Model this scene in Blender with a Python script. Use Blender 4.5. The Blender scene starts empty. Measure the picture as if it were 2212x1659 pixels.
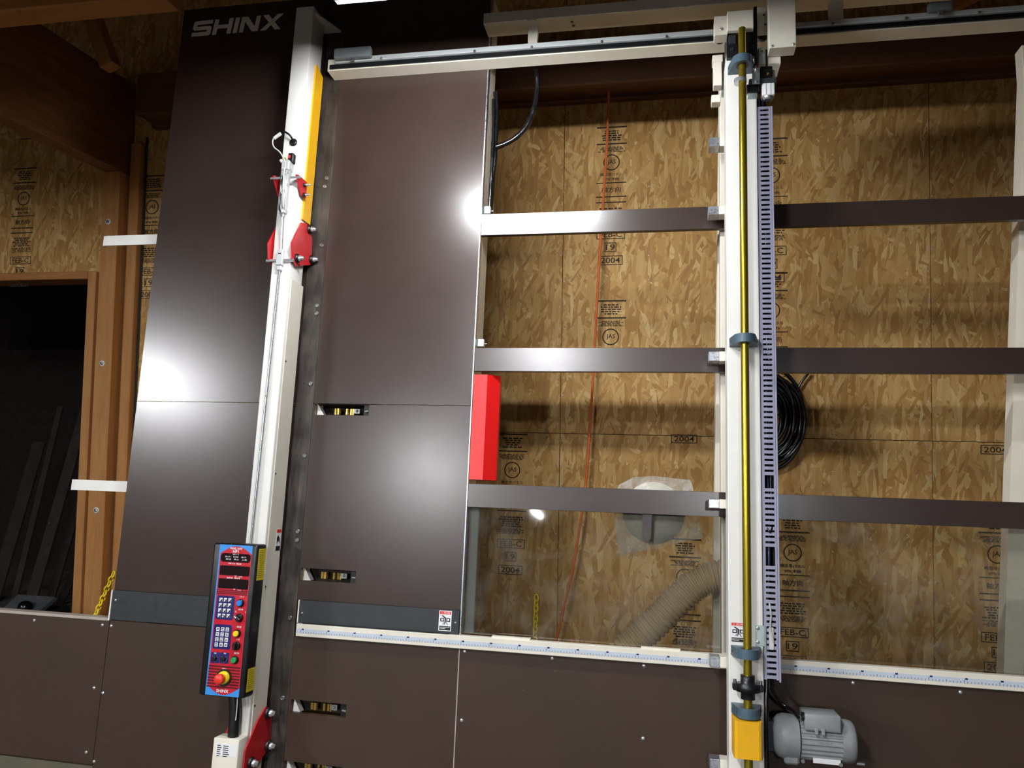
import bpy, bmesh, math, random
from mathutils import Vector, Matrix
random.seed(7)
SC = bpy.context.scene
COL = SC.collection

# ------------------------------------------------------------------ camera geometry
F, CX, CY = 1676.0, 1106.0, 829.5            # focal length and centre in pixels of the 2212x1659 frame
CAMZ, D = 1.55, 2.75                          # camera height, distance camera - panel plane
X = Vector((8512.0, 72.5, -F)).normalized()   # direction of the machine's long side (image frame: x right, y down, z away)
V = Vector((416.0, -10079.5, F)); V = (V - X * V.dot(X)).normalized()      # up along the tilted panel
W = X.cross(V)                                # out of the panel, to the camera
UP = Vector((414.0, -30829.0, F)); UP = (UP - X * UP.dot(X)).normalized()
YD = UP.cross(X)                              # into the wall
if YD.z < 0: YD = -YD
TILT = math.acos(UP.dot(V))

cam = bpy.data.cameras.new('camera'); camo = bpy.data.objects.new('camera', cam); COL.objects.link(camo)
cam.sensor_fit = 'HORIZONTAL'; cam.sensor_width = 36.0; cam.lens = F / 2212.0 * 36.0
cam.clip_start = 0.05; cam.clip_end = 100
R3 = Matrix((X, YD, UP))
right, up_, back = R3 @ Vector((1, 0, 0)), R3 @ Vector((0, -1, 0)), R3 @ Vector((0, 0, -1))
M = Matrix((right, up_, back)).transposed().to_4x4(); M.translation = Vector((0, 0, CAMZ))
camo.matrix_world = M
SC.camera = camo

# ------------------------------------------------------------------ world, light, exposure
wd = bpy.data.worlds.new('world'); SC.world = wd; wd.use_nodes = True
bg = wd.node_tree.nodes['Background']; bg.inputs[0].default_value = (0.9, 0.75, 0.6, 1); bg.inputs[1].default_value = 0.02
SC.view_settings.view_transform = 'Standard'
try: SC.view_settings.look = 'None'
except Exception: pass
SC.view_settings.exposure = 0.2; SC.view_settings.gamma = 1.0
SC.view_settings.use_curve_mapping = False
SC.cycles.use_denoising = True
SC.cycles.max_bounces = 5; SC.cycles.diffuse_bounces = 3; SC.cycles.glossy_bounces = 3; SC.cycles.transparent_max_bounces = 8
SC.cycles.caustics_reflective = False; SC.cycles.caustics_refractive = False
SC.cycles.use_light_tree = False; SC.cycles.use_adaptive_sampling = True; SC.cycles.adaptive_threshold = 0.05; SC.cycles.adaptive_min_samples = 16
LAMP_KEY, LAMP_ROW, LAMP_LEFT, LAMP_FAR = 380.0, 620.0, 1000.0, 2000.0      # emission of the lamp over the saw, the ones behind the camera, the far ones

# ------------------------------------------------------------------ pixel -> place helpers
def ray(px, py):
    return Vector(((px - CX) / F, (py - CY) / F, 1.0))
def P(px, py, w=0.0):                          # (u, v) on the plane w = const of the machine
    r = ray(px, py); s = (D - w) / (-r.dot(W)); return (s * r.dot(X), s * r.dot(V))
def Qu(px, py, u):                             # (v, w) on the plane u = const
    r = ray(px, py); s = u / r.dot(X); return (s * r.dot(V), D + s * r.dot(W))
def WY(px, py, y):                             # (x, z) on the wall plane Y = const
    r = ray(px, py); s = y / r.dot(YD); return (s * r.dot(X), s * r.dot(UP) + CAMZ)
def WX(px, py, x):                             # (y, z) on the plane X = const
    r = ray(px, py); s = x / r.dot(X); return (s * r.dot(YD), s * r.dot(UP) + CAMZ)
MP = Matrix.Translation((0, D * math.cos(TILT), CAMZ - D * math.sin(TILT))) @ Matrix.Rotation(math.pi / 2 - TILT, 4, 'X')
MW = Matrix.Identity(4)

# ------------------------------------------------------------------ mesh builder
def catmull(pts, n=6):
    pts = [Vector(p) for p in pts]; out = []
    for i in range(len(pts) - 1):
        p0 = pts[max(i - 1, 0)]; p1 = pts[i]; p2 = pts[i + 1]; p3 = pts[min(i + 2, len(pts) - 1)]
        for k in range(n):
            t = k / n
            out.append(0.5 * ((2 * p1) + (p2 - p0) * t + (2 * p0 - 5 * p1 + 4 * p2 - p3) * t * t + (3 * p1 - p0 - 3 * p2 + p3) * t ** 3))
    out.append(pts[-1]); return out

class MB:
    def __init__(s): s.v = []; s.f = []; s.sm = []
    def add(s, vs, fs, smooth=False):
        o = len(s.v); s.v += [Vector(p) for p in vs]
        for f in fs: s.f.append([i + o for i in f]); s.sm.append(smooth)
        return s
    def box(s, a0, a1, b0, b1, c0, c1, bev=0.0, seg=1):
        a0, a1 = sorted((a0, a1)); b0, b1 = sorted((b0, b1)); c0, c1 = sorted((c0, c1))
        if bev <= 0:
            vs = [(a, b, c) for c in (c0, c1) for b in (b0, b1) for a in (a0, a1)]
            return s.add(vs, [(0, 2, 3, 1), (4, 5, 7, 6), (0, 1, 5, 4), (2, 6, 7, 3), (0, 4, 6, 2), (1, 3, 7, 5)])
        bm = bmesh.new(); bmesh.ops.create_cube(bm, size=1.0)
        for v in bm.verts: v.co = ((v.co.x + .5) * (a1 - a0) + a0, (v.co.y + .5) * (b1 - b0) + b0, (v.co.z + .5) * (c1 - c0) + c0)
        bev = min(bev, .45 * min(a1 - a0, b1 - b0, c1 - c0))
        bmesh.ops.bevel(bm, geom=list(bm.edges), offset=bev, segments=seg, affect='EDGES', profile=0.5)
        bm.verts.index_update()
        s.add([v.co.copy() for v in bm.verts], [[v.index for v in f.verts] for f in bm.faces], seg > 1); bm.free(); return s
    def prism(s, pts, c0, c1, plane='uv'):     # polygon swept along the remaining axis
        if c0 > c1: c0, c1 = c1, c0
        area = sum(pts[i][0] * pts[(i + 1) % len(pts)][1] - pts[(i + 1) % len(pts)][0] * pts[i][1] for i in range(len(pts)))
        if area < 0: pts = pts[::-1]
        def q(p, c):
            if plane == 'uv': return (p[0], p[1], c)
            if plane == 'vw': return (c, p[0], p[1])
            return (p[1], c, p[0])             # 'wu'
        n = len(pts)
        vs = [q(p, c0) for p in pts] + [q(p, c1) for p in pts]
        fs = [list(range(n))[::-1], list(range(n, 2 * n))] + [(i, (i + 1) % n, (i + 1) % n + n, i + n) for i in range(n)]
        return s.add(vs, fs)
    def lathe(s, p0, axis, prof, n=20, smooth=True):   # prof: (distance along axis, radius)
        p0 = Vector(p0); ax = Vector(axis).normalized()
        a = ax.orthogonal().normalized(); b = ax.cross(a); vs = []; fs = []
        for t, r in prof:
            for k in range(n):
                th = 2 * math.pi * k / n; vs.append(p0 + ax * t + (a * math.cos(th) + b * math.sin(th)) * max(r, 1e-5))
        m = len(prof)
        for i in range(m - 1):
            for k in range(n):
                k2 = (k + 1) % n; fs.append((i * n + k, i * n + k2, (i + 1) * n + k2, (i + 1) * n + k))
        s.add(vs, fs, smooth)
        s.add(vs[:n], [list(range(n))[::-1]]); s.add(vs[-n:], [list(range(n))]); return s
    def cyl(s, p0, p1, r, r2=None, n=16, smooth=True):
        p0, p1 = Vector(p0), Vector(p1); d = p1 - p0
        return s.lathe(p0, d, [(0, r), (d.length, r if r2 is None else r2)], n, smooth)
    def tube(s, pts, r, n=8, sub=6, rf=None):
        path = catmull(pts, sub) if sub > 1 else [Vector(p) for p in pts]
        m = len(path); a = None; vs = []; fs = []
        for i, p in enumerate(path):
            t = (path[min(i + 1, m - 1)] - path[max(i - 1, 0)]).normalized()
            a = t.orthogonal().normalized() if a is None else (a - t * a.dot(t)).normalized()
            b = t.cross(a); rr = rf(i, m) if rf else r
            for k in range(n):
                th = 2 * math.pi * k / n; vs.append(p + (a * math.cos(th) + b * math.sin(th)) * rr)
        for i in range(m - 1):
            for k in range(n):
                k2 = (k + 1) % n; fs.append((i * n + k, i * n + k2, (i + 1) * n + k2, (i + 1) * n + k))
        s.add(vs, fs, True); s.add(vs[:n], [list(range(n))[::-1]]); s.add(vs[-n:], [list(range(n))]); return s
    def sphere(s, c, r, n=12, sc=(1, 1, 1)):
        vs = []; fs = []; m = n // 2
        for i in range(m + 1):
            ph = math.pi * i / m
            for k in range(n):
                th = 2 * math.pi * k / n
                vs.append((c[0] + r * sc[0] * math.sin(ph) * math.cos(th), c[1] + r * sc[1] * math.sin(ph) * math.sin(th), c[2] + r * sc[2] * math.cos(ph)))
        for i in range(m):
            for k in range(n):
                k2 = (k + 1) % n; fs.append((i * n + k, (i + 1) * n + k, (i + 1) * n + k2, i * n + k2))
        return s.add(vs, fs, True)
    def board(s, u0, u1, v0, v1, w0, w1, holes=()):    # plate with rectangular holes
        us = sorted({u0, u1, *[h[0] for h in holes], *[h[1] for h in holes]}); vs_ = sorted({v0, v1, *[h[2] for h in holes], *[h[3] for h in holes]})
        us = [u for u in us if u0 - 1e-9 <= u <= u1 + 1e-9]; vs_ = [v for v in vs_ if v0 - 1e-9 <= v <= v1 + 1e-9]
        def solid(i, j):
            if not (0 <= i < len(us) - 1 and 0 <= j < len(vs_) - 1): return False
            cu, cv = (us[i] + us[i + 1]) / 2, (vs_[j] + vs_[j + 1]) / 2
            return not any(h[0] < cu < h[1] and h[2] < cv < h[3] for h in holes)
        for i in range(len(us) - 1):
            for j in range(len(vs_) - 1):
                if not solid(i, j): continue
                a, b, c, d = us[i], us[i + 1], vs_[j], vs_[j + 1]
                s.add([(a, c, w1), (b, c, w1), (b, d, w1), (a, d, w1)], [(0, 1, 2, 3)])
                s.add([(a, c, w0), (b, c, w0), (b, d, w0), (a, d, w0)], [(3, 2, 1, 0)])
                if not solid(i - 1, j): s.add([(a, c, w0), (a, c, w1), (a, d, w1), (a, d, w0)], [(0, 1, 2, 3)])
                if not solid(i + 1, j): s.add([(b, c, w0), (b, c, w1), (b, d, w1), (b, d, w0)], [(3, 2, 1, 0)])
                if not solid(i, j - 1): s.add([(a, c, w0), (b, c, w0), (b, c, w1), (a, c, w1)], [(0, 1, 2, 3)])
                if not solid(i, j + 1): s.add([(a, d, w0), (b, d, w0), (b, d, w1), (a, d, w1)], [(3, 2, 1, 0)])
        return s
    def text(s, txt, c, h, plane='uv', depth=0.0004, width=None, bold=0.0):
        vs, fs, bw, bh = text_mesh(txt, bold)
        k = h / bh; kx = k if width is None else width / bw
        def q(x, y, z):
            x, y = x * kx, y * k
            if plane == 'uv': return (c[0] + x, c[1] + y, c[2] + z)
            if plane == 'xz': return (c[0] + x, c[1] - z, c[2] + y)
            if plane == 'wv': return (c[0] + z, c[1] + y, c[2] - x)   # on a face that looks along +u
        return s.add([q(p[0], p[1], depth) for p in vs], fs)
    def mesh(s, name, origin=Vector((0, 0, 0))):
        me = bpy.data.meshes.new(name); o = Vector(origin)
        me.from_pydata([v - o for v in s.v], [], s.f); me.polygons.foreach_set('use_smooth', s.sm); me.update(); return me

TXT = {}
def text_mesh(txt, bold=0.0):
    key = (txt, bold)
    if key not in TXT:
        cu = bpy.data.curves.new('lettering', 'FONT'); cu.body = txt; cu.align_x = 'CENTER'; cu.align_y = 'CENTER'; cu.resolution_u = 2
        cu.offset = bold
        ob = bpy.data.objects.new('lettering', cu); COL.objects.link(ob)
        dg = bpy.context.evaluated_depsgraph_get(); me = ob.evaluated_get(dg).to_mesh()
        vs = [v.co.copy() for v in me.vertices]; fs = [list(p.vertices) for p in me.polygons]
        ob.evaluated_get(dg).to_mesh_clear(); bpy.data.objects.remove(ob); bpy.data.curves.remove(cu)
        xs = [v.x for v in vs] or [0, 1]; ys = [v.y for v in vs] or [0, 1]
        mx, my = (min(xs) + max(xs)) / 2, (min(ys) + max(ys)) / 2
        vs = [(v.x - mx, v.y - my) for v in vs]
        TXT[key] = (vs, fs, max(max(xs) - min(xs), 1e-3), max(max(ys) - min(ys), 1e-3))
    return TXT[key]

# ------------------------------------------------------------------ objects
def tag(o, label=None, cat=None, group=None, kind=None):
    if label: o['label'] = label
    if cat: o['category'] = cat
    if group: o['group'] = group
    if kind: o['kind'] = kind
    return o
class Thing:                                    # an Empty at the thing's base; parts are given in the machine or world frame
    def __init__(s, name, label, cat, origin=(0, 0, 0), frame=MP, group=None, kind=None):
        s.o = bpy.data.objects.new(name, None); COL.objects.link(s.o); s.o.empty_display_size = 0.05
        s.org = Vector(origin); s.o.matrix_world = frame @ Matrix.Translation(s.org)
        tag(s.o, label, cat, group, kind)
    def part(s, name, mb, mat, parent=None, label=None, kind=None, me=None, loc=None):
        me = me or mb.mesh(name, s.org)
        if mat and not me.materials: me.materials.append(MAT[mat])
        o = bpy.data.objects.new(name, me); COL.objects.link(o); o.parent = parent or s.o
        if loc is not None: o.location = Vector(loc) - (s.org if parent is None else Vector((0, 0, 0)))
        return tag(o, label, kind=kind)
def single(name, mb, mat, label, cat, origin, frame=MP, group=None, kind=None):
    me = mb.mesh(name, origin); me.materials.append(MAT[mat])
    o = bpy.data.objects.new(name, me); COL.objects.link(o); o.matrix_world = frame @ Matrix.Translation(Vector(origin))
    return tag(o, label, cat, group, kind)

# ------------------------------------------------------------------ materials
MAT = {}
def lin(c): return tuple((x / 12.92 if x <= 0.04045 else ((x + 0.055) / 1.055) ** 2.4) for x in (v / 255 for v in c)) + (1.0,)
class NT:
    def __init__(s, name):
        s.m = bpy.data.materials.new(name); s.m.use_nodes = True; s.t = s.m.node_tree; MAT[name] = s.m
        s.b = s.t.nodes['Principled BSDF']; s.out = s.t.nodes['Material Output']
    def n(s, typ, **kw):
        nd = s.t.nodes.new(typ)
        for k, v in kw.items():
            if k.startswith('i_'):
                key = k[2:]; key = int(key) if key.isdigit() else key.replace('_', ' ')
                nd.inputs[key].default_value = v
            else: setattr(nd, k, v)
        return nd
    def l(s, a, b): s.t.links.new(a, b); return s
    def ramp(s, fac, stops):
        r = s.n('ShaderNodeValToRGB'); e = r.color_ramp.elements
        e[0].position, e[0].color = stops[0]; e[1].position, e[1].color = stops[-1]
        for p, c in stops[1:-1]: k = e.new(p); k.color = c
        s.l(fac, r.inputs[0]); return r.outputs[0]
    def math(s, op, a, b=None):
        m = s.n('ShaderNodeMath', operation=op)
        for i, q in enumerate((a, b)):
            if q is None: continue
            if isinstance(q, (int, float)): m.inputs[i].default_value = q
            else: s.l(q, m.inputs[i])
        return m.outputs[0]
    def mix(s, fac, a, b):
        m = s.n('ShaderNodeMix', data_type='RGBA')
        for i, q in ((0, fac), (6, a), (7, b)):
            if isinstance(q, (int, float)): m.inputs[i].default_value = q
            elif isinstance(q, tuple): m.inputs[i].default_value = q
            else: s.l(q, m.inputs[i])
        return m.outputs[2]
    def coord(s): return s.n('ShaderNodeTexCoord').outputs['Object']
    def mapped(s, vec, scale=(1, 1, 1), rot=(0, 0, 0), loc=(0, 0, 0)):
        m = s.n('ShaderNodeMapping'); s.l(vec, m.inputs[0]); m.inputs['Scale'].default_value = scale; m.inputs['Rotation'].default_value = rot; m.inputs['Location'].default_value = loc
        return m.outputs[0]
    def noise(s, vec, scale, detail=3, rough=.5, dist=0.0):
        t = s.n('ShaderNodeTexNoise'); s.l(vec, t.inputs['Vector']); t.inputs['Scale'].default_value = scale; t.inputs['Detail'].default_value = detail
        t.inputs['Roughness'].default_value = rough; t.inputs['Distortion'].default_value = dist; return t.outputs['Fac']
    def bump(s, h, strength=.1, dist=.01):
        b = s.n('ShaderNodeBump'); b.inputs['Strength'].default_value = strength; b.inputs['Distance'].default_value = dist; s.l(h, b.inputs['Height']); s.l(b.outputs[0], s.b.inputs['Normal'])

def plain(name, rgb, rough=.5, metal=0.0, var=.12, scale=14, spec=.5, coat=0.0, rv=.07):   # painted / plastic / metal with slight unevenness
    t = NT(name); c = lin(rgb); co = t.coord(); nz = t.noise(co, scale, 2)
    d = tuple(x * (1 - var) for x in c[:3]) + (1,); e = tuple(min(1, x * (1 + var)) for x in c[:3]) + (1,)
    t.l(t.ramp(nz, [(.3, d), (.7, e)]), t.b.inputs['Base Color'])
    r = t.ramp(t.noise(co, scale * 2.3, 1), [(.3, (max(rough - rv, .02),) * 3 + (1,)), (.7, (min(rough + rv, 1),) * 3 + (1,))]); t.l(r, t.b.inputs['Roughness'])
    t.b.inputs['Metallic'].default_value = metal; t.b.inputs['Specular IOR Level'].default_value = spec; t.b.inputs['Coat Weight'].default_value = coat
    return t
plain('cream_paint', (232, 226, 210), .42, var=.03)
plain('white_paint', (240, 238, 232), .38, var=.02)
plain('grey_paint', (150, 150, 148), .4, var=.05)
plain('motor_grey', (140, 143, 144), .42, var=.08, scale=40)
plain('charcoal', (44, 48, 50), .45, var=.08)
plain('black_plastic', (16, 16, 17), .4)
plain('black_metal', (30, 31, 33), .35, metal=.3)
plain('black_cable', (13, 13, 15), .22)
plain('red_paint', (196, 28, 36), .38, var=.06)
plain('red_guard', (226, 24, 24), .32, var=.02, scale=5, rv=.02)
plain('yellow_paint', (238, 178, 22), .35, var=.04)
plain('yellow_plastic', (226, 196, 30), .4, var=.05)
plain('chrome', (226, 228, 232), .2, metal=.75, var=.03, rv=.03)
plain('bright_silver', (222, 224, 226), .3, metal=.35, var=.03, rv=.04)
plain('strip_silver', (204, 208, 208), .4, metal=.15, var=.03)
plain('disc_pale', (208, 202, 190), .5, var=.05)
plain('bottom_grey', (92, 88, 72), .6, var=.1)
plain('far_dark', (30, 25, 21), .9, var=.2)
plain('aluminium', (196, 200, 208), .33, metal=.9, var=.1, scale=60)
plain('zinc', (170, 176, 178), .3, metal=.8, var=.1)
plain('zinc_plate', (190, 205, 202), .35, metal=.35, var=.06)
plain('brass', (182, 162, 52), .26, metal=.85, var=.01, scale=3, rv=.01)
plain('gold', (206, 176, 96), .25, metal=.9, var=.06)
plain('bearing_blue', (72, 94, 108), .42, var=.1, scale=50)
plain('duct_lilac', (176, 176, 200), .5, var=.03)
plain('label_white', (240, 240, 240), .5, var=.02)
plain('label_yellow', (214, 194, 40), .5, var=.04)
plain('ink', (22, 22, 22), .6)
plain('stamp_ink', (52, 42, 30), .8, var=.3, scale=60)
plain('warn_red', (226, 52, 40), .5, var=.03)
plain('decal_red', (196, 24, 44), .35, var=.03)
plain('decal_dark', (84, 12, 22), .35, var=.03)
plain('decal_blue', (62, 146, 226), .35, var=.03)
plain('decal_navy', (28, 28, 98), .35, var=.03)
plain('display', (34, 24, 26), .12, var=.03)
plain('button_blue', (40, 130, 220), .3, var=.02)
plain('button_yellow', (244, 214, 40), .3, var=.02)
plain('button_green', (36, 150, 80), .3, var=.02)
plain('button_red', (240, 62, 46), .35, var=.02)
plain('steel_bolt', (150, 152, 150), .28, metal=.9)
plain('dark_bolt', (70, 72, 74), .3, metal=.8)
plain('letter_pale', (222, 212, 200), .5, var=.03)
plain('letter_grey', (176, 166, 156), .5, var=.03)
plain('rope_orange', (228, 112, 52), .7, var=.1, scale=80)
plain('wire_white', (214, 214, 206), .4)
plain('wire_blue', (40, 60, 190), .4)
plain('knob_grey', (120, 126, 130), .5)
plain('ruler_tape', (200, 209, 221), .4, var=.03)
plain('lamp_white', (225, 225, 225), .5, var=.02)
plain('roof_dark', (46, 36, 30), .8, var=.2, scale=4)
plain('concrete', (86, 82, 78), .85, var=.15, scale=5)
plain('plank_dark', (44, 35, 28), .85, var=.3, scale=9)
plain('dark_board', (58, 48, 40), .8, var=.3, scale=9)

def brown_film(name, rgb, rough, smudge=.5, spec=.8):     # phenolic film board of the machine
    t = NT(name); co = t.coord(); c = lin(rgb)
    n1 = t.noise(co, 3.5, 5, .6); n2 = t.noise(t.mapped(co, (1, 1, 1), loc=(3, 1, 7)), 16, 4, .6, .6)
    base = t.ramp(n1, [(.3, tuple(x * .9 for x in c[:3]) + (1,)), (.7, tuple(x * 1.1 for x in c[:3]) + (1,))])
    sp = t.ramp(n2, [(.62, (0, 0, 0, 1)), (.74, (1, 1, 1, 1))])
    t.l(t.mix(t.math('MULTIPLY', sp, .12 * smudge), base, tuple(x * .55 for x in c[:3]) + (1,)), t.b.inputs['Base Color'])
    t.l(t.math('ADD', t.math('MULTIPLY', n2, .06 * smudge), rough), t.b.inputs['Roughness'])
    t.b.inputs['Specular IOR Level'].default_value = spec
    t.bump(t.noise(co, 260, 2), .02, .001); return t
brown_film('brown_panel', (58, 45, 40), .23)
brown_film('brown_base', (62, 46, 36), .47, spec=.35)
brown_film('brown_bar', (58, 46, 42), .24)
def worn_strip():
    t = NT('worn_strip'); co = t.coord(); m = t.mapped(co, (9, 1.3, 1))
    n1 = t.noise(m, 4, 6, .65, .8); n2 = t.noise(co, 9, 4)
    t.l(t.ramp(t.math('MULTIPLY', n1, n2), [(.16, lin((44, 38, 35))), (.46, lin((98, 92, 86)))]), t.b.inputs['Base Color'])
    t.b.inputs['Metallic'].default_value = .2; t.b.inputs['Roughness'].default_value = .4
worn_strip()
def osb():
    t = NT('osb'); oi = t.n('ShaderNodeObjectInfo'); co = t.coord()
    sp = t.n('ShaderNodeSeparateXYZ'); t.l(co, sp.inputs[0])
    cb = t.n('ShaderNodeCombineXYZ'); t.l(sp.outputs[0], cb.inputs[0]); t.l(sp.outputs[2], cb.inputs[1])
    off = t.n('ShaderNodeVectorMath', operation='ADD'); t.l(cb.outputs[0], off.inputs[0])
    ofs = t.n('ShaderNodeCombineXYZ'); t.l(t.math('MULTIPLY', oi.outputs['Random'], 37.0), ofs.inputs[0]); t.l(t.math('MULTIPLY', oi.outputs['Random'], 91.0), ofs.inputs[1]); t.l(ofs.outputs[0], off.inputs[1])
    vec = off.outputs[0]
    # small wobble so the strand edges are not ruler straight
    wob = t.n('ShaderNodeTexNoise', noise_dimensions='2D'); t.l(vec, wob.inputs['Vector']); wob.inputs['Scale'].default_value = 22; wob.inputs['Detail'].default_value = 2
    ws = t.n('ShaderNodeVectorMath', operation='SCALE'); t.l(wob.outputs['Color'], ws.inputs[0]); ws.inputs['Scale'].default_value = .006
    va = t.n('ShaderNodeVectorMath', operation='ADD'); t.l(vec, va.inputs[0]); t.l(ws.outputs[0], va.inputs[1]); vec = va.outputs[0]
    col = None; hgt = None; g = t.noise(t.mapped(vec, (160, 9, 1)), 1.0, 2)
    pal = [(0.0, lin((140, 92, 50))), (.08, lin((180, 132, 72))), (.45, lin((204, 158, 92))), (.78, lin((220, 180, 116))), (.92, lin((234, 202, 142))), (1.0, lin((248, 226, 176)))]
    lay = [(8, .036, .11, 1.0), (-35, .028, .09, .40), (48, .026, .08, .24), (14, .030, .11, .38), (-14, .024, .11, .38), (-58, .020, .07, .14), (30, .016, .085, .22), (3, .018, .11, .28)]
    for i, (ang, sw, sl, thr) in enumerate(lay):
        m = t.mapped(vec, (1 / sw, 1 / sl, 1), (0, 0, 0), (i * 3.7, i * 5.1, 0))
        rt = t.n('ShaderNodeVectorRotate', rotation_type='Z_AXIS'); t.l(vec, rt.inputs['Vector']); rt.inputs['Angle'].default_value = math.radians(ang)
        m.node.inputs[0].links[0].from_socket; t.l(rt.outputs[0], m.node.inputs[0])
        vo = t.n('ShaderNodeTexVoronoi', voronoi_dimensions='2D', feature='F1', distance='CHEBYCHEV'); t.l(m, vo.inputs['Vector']); vo.inputs['Scale'].default_value = 1.0
        sc = t.n('ShaderNodeSeparateColor'); t.l(vo.outputs['Color'], sc.inputs[0])
        val = t.math('ADD', t.math('MULTIPLY', sc.outputs[0], .78), t.math('MULTIPLY', g, .22))
        c = t.ramp(val, pal); h = sc.outputs[2]
        if col is None: col, hgt = c, h
        else:
            mk = t.math('LESS_THAN', sc.outputs[1], thr); col = t.mix(mk, col, c)
            hm = t.n('ShaderNodeMix', data_type='FLOAT'); t.l(mk, hm.inputs[0]); t.l(hgt, hm.inputs[2]); t.l(h, hm.inputs[3]); hgt = hm.outputs[0]
    t.l(col, t.b.inputs['Base Color']); t.b.inputs['Roughness'].default_value = .62; t.b.inputs['Specular IOR Level'].default_value = .3
    t.bump(g, .06, .002)
osb()
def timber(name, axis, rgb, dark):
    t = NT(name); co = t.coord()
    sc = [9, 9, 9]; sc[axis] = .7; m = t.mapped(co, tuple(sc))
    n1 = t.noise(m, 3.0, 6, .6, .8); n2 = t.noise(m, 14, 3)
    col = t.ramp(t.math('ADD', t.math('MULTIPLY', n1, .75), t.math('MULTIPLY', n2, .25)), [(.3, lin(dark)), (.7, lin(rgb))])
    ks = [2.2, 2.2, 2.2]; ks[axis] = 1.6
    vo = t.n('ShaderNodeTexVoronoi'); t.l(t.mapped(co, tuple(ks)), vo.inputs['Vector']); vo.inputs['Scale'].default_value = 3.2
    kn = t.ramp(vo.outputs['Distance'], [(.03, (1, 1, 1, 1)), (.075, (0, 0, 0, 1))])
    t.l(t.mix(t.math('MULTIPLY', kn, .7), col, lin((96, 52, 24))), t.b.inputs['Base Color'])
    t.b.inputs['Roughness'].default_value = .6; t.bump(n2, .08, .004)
timber('timber_shaded_x', 0, (112, 72, 46), (84, 52, 32)); timber('timber_shaded_y', 1, (138, 92, 54), (98, 62, 36)); timber('timber_z', 2, (206, 150, 88), (178, 118, 62)); timber('timber_x', 0, (198, 138, 76), (160, 100, 50)); timber('timber_y', 1, (190, 126, 66), (138, 84, 42))  # first two: shade under the roof put into a darker timber colour
def hose_mat():
    t = plain('hose_beige', (208, 184, 150), .55, var=.06, scale=20)
hose_mat()
def bag_mat():
    t = NT('clear_plastic'); t.b.inputs['Base Color'].default_value = (.85, .85, .82, 1); t.b.inputs['Roughness'].default_value = .12
    co = t.coord(); t.bump(t.noise(co, 26, 4, .6, 1.2), .6, .02)
    tr = t.n('ShaderNodeBsdfTransparent'); tr.inputs[0].default_value = (.95, .95, .93, 1); mx = t.n('ShaderNodeMixShader')
    a = t.ramp(t.noise(co, 9, 4, .6, .8), [(.3, (.06, .06, .06, 1)), (.75, (.40, .40, .40, 1))])
    t.l(a, mx.inputs[0]); t.l(tr.outputs[0], mx.inputs[1]); t.l(t.b.outputs[0], mx.inputs[2]); t.l(mx.outputs[0], t.out.inputs[0])
bag_mat()
def pane_mat():
    t = NT('pane'); co = t.coord()
    tr = t.n('ShaderNodeBsdfTransparent'); tr.inputs[0].default_value = (.90, .91, .89, 1)
    gl = t.n('ShaderNodeBsdfGlossy'); gl.inputs['Roughness'].default_value = .03; gl.inputs['Color'].default_value = (1, 1, 1, 1)
    fr = t.n('ShaderNodeFresnel'); fr.inputs[0].default_value = 1.5
    m1 = t.n('ShaderNodeMixShader'); t.l(t.math('MULTIPLY', fr.outputs[0], 1.3), m1.inputs[0]); t.l(tr.outputs[0], m1.inputs[1]); t.l(gl.outputs[0], m1.inputs[2])
    df = t.n('ShaderNodeBsdfDiffuse'); df.inputs[0].default_value = (.62, .58, .52, 1)
    dust = t.ramp(t.noise(t.mapped(co, (1, 1.2, 1)), 5.5, 6, .62, .9), [(.45, (.004, .004, .004, 1)), (.78, (.11, .11, .11, 1))])
    m2 = t.n('ShaderNodeMixShader'); t.l(dust, m2.inputs[0]); t.l(m1.outputs[0], m2.inputs[1]); t.l(df.outputs[0], m2.inputs[2]); t.l(m2.outputs[0], t.out.inputs[0])
pane_mat()
def glow(name, strength, rgb=(.96, .98, 1.0)):
    t = NT(name); e = t.n('ShaderNodeEmission'); e.inputs[0].default_value = rgb + (1,); e.inputs[1].default_value = strength; t.l(e.outputs[0], t.out.inputs[0])
glow('glow_key', LAMP_KEY); glow('glow_row', LAMP_ROW); glow('glow_far', LAMP_FAR); glow('glow_left', LAMP_LEFT)

# ================================================================== the setting
YW = 4.10                                       # face of the OSB wall
single('floor', MB().box(-8, 5, -14, 7, -.1, 0), 'concrete', 'grey concrete workshop floor below the machine', 'floor', (0, 0, 0), MW, kind='structure')
single('ceiling', MB().box(-8, 5, -14, 7, 4.5, 4.6), 'roof_dark', 'dark roof boarding above the timbers', 'ceiling', (0, 0, 4.5), MW, kind='structure')
single('wall_left', MB().box(-8.1, -8, -14, 7, 0, 4.5), 'dark_board', 'dim left wall of the workshop', 'wall', (-8, 0, 0), MW, kind='structure')
single('wall_right', MB().box(5, 5.1, -14, 7, 0, 4.5), 'dark_board', 'dim right wall of the workshop', 'wall', (5, 0, 0), MW, kind='structure')
single('wall_rear', MB().box(-8, 5, -14.1, -14, 0, 4.5), 'dark_board', 'dim rear wall of the workshop', 'wall', (0, -14, 0), MW, kind='structure')
single('wall_beyond', MB().box(-8, 5, 6.9, 7, 0, 4.5), 'far_dark', 'dark wall of the room beyond the doorway', 'wall', (0, 6.95, 0), MW, kind='structure')

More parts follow.
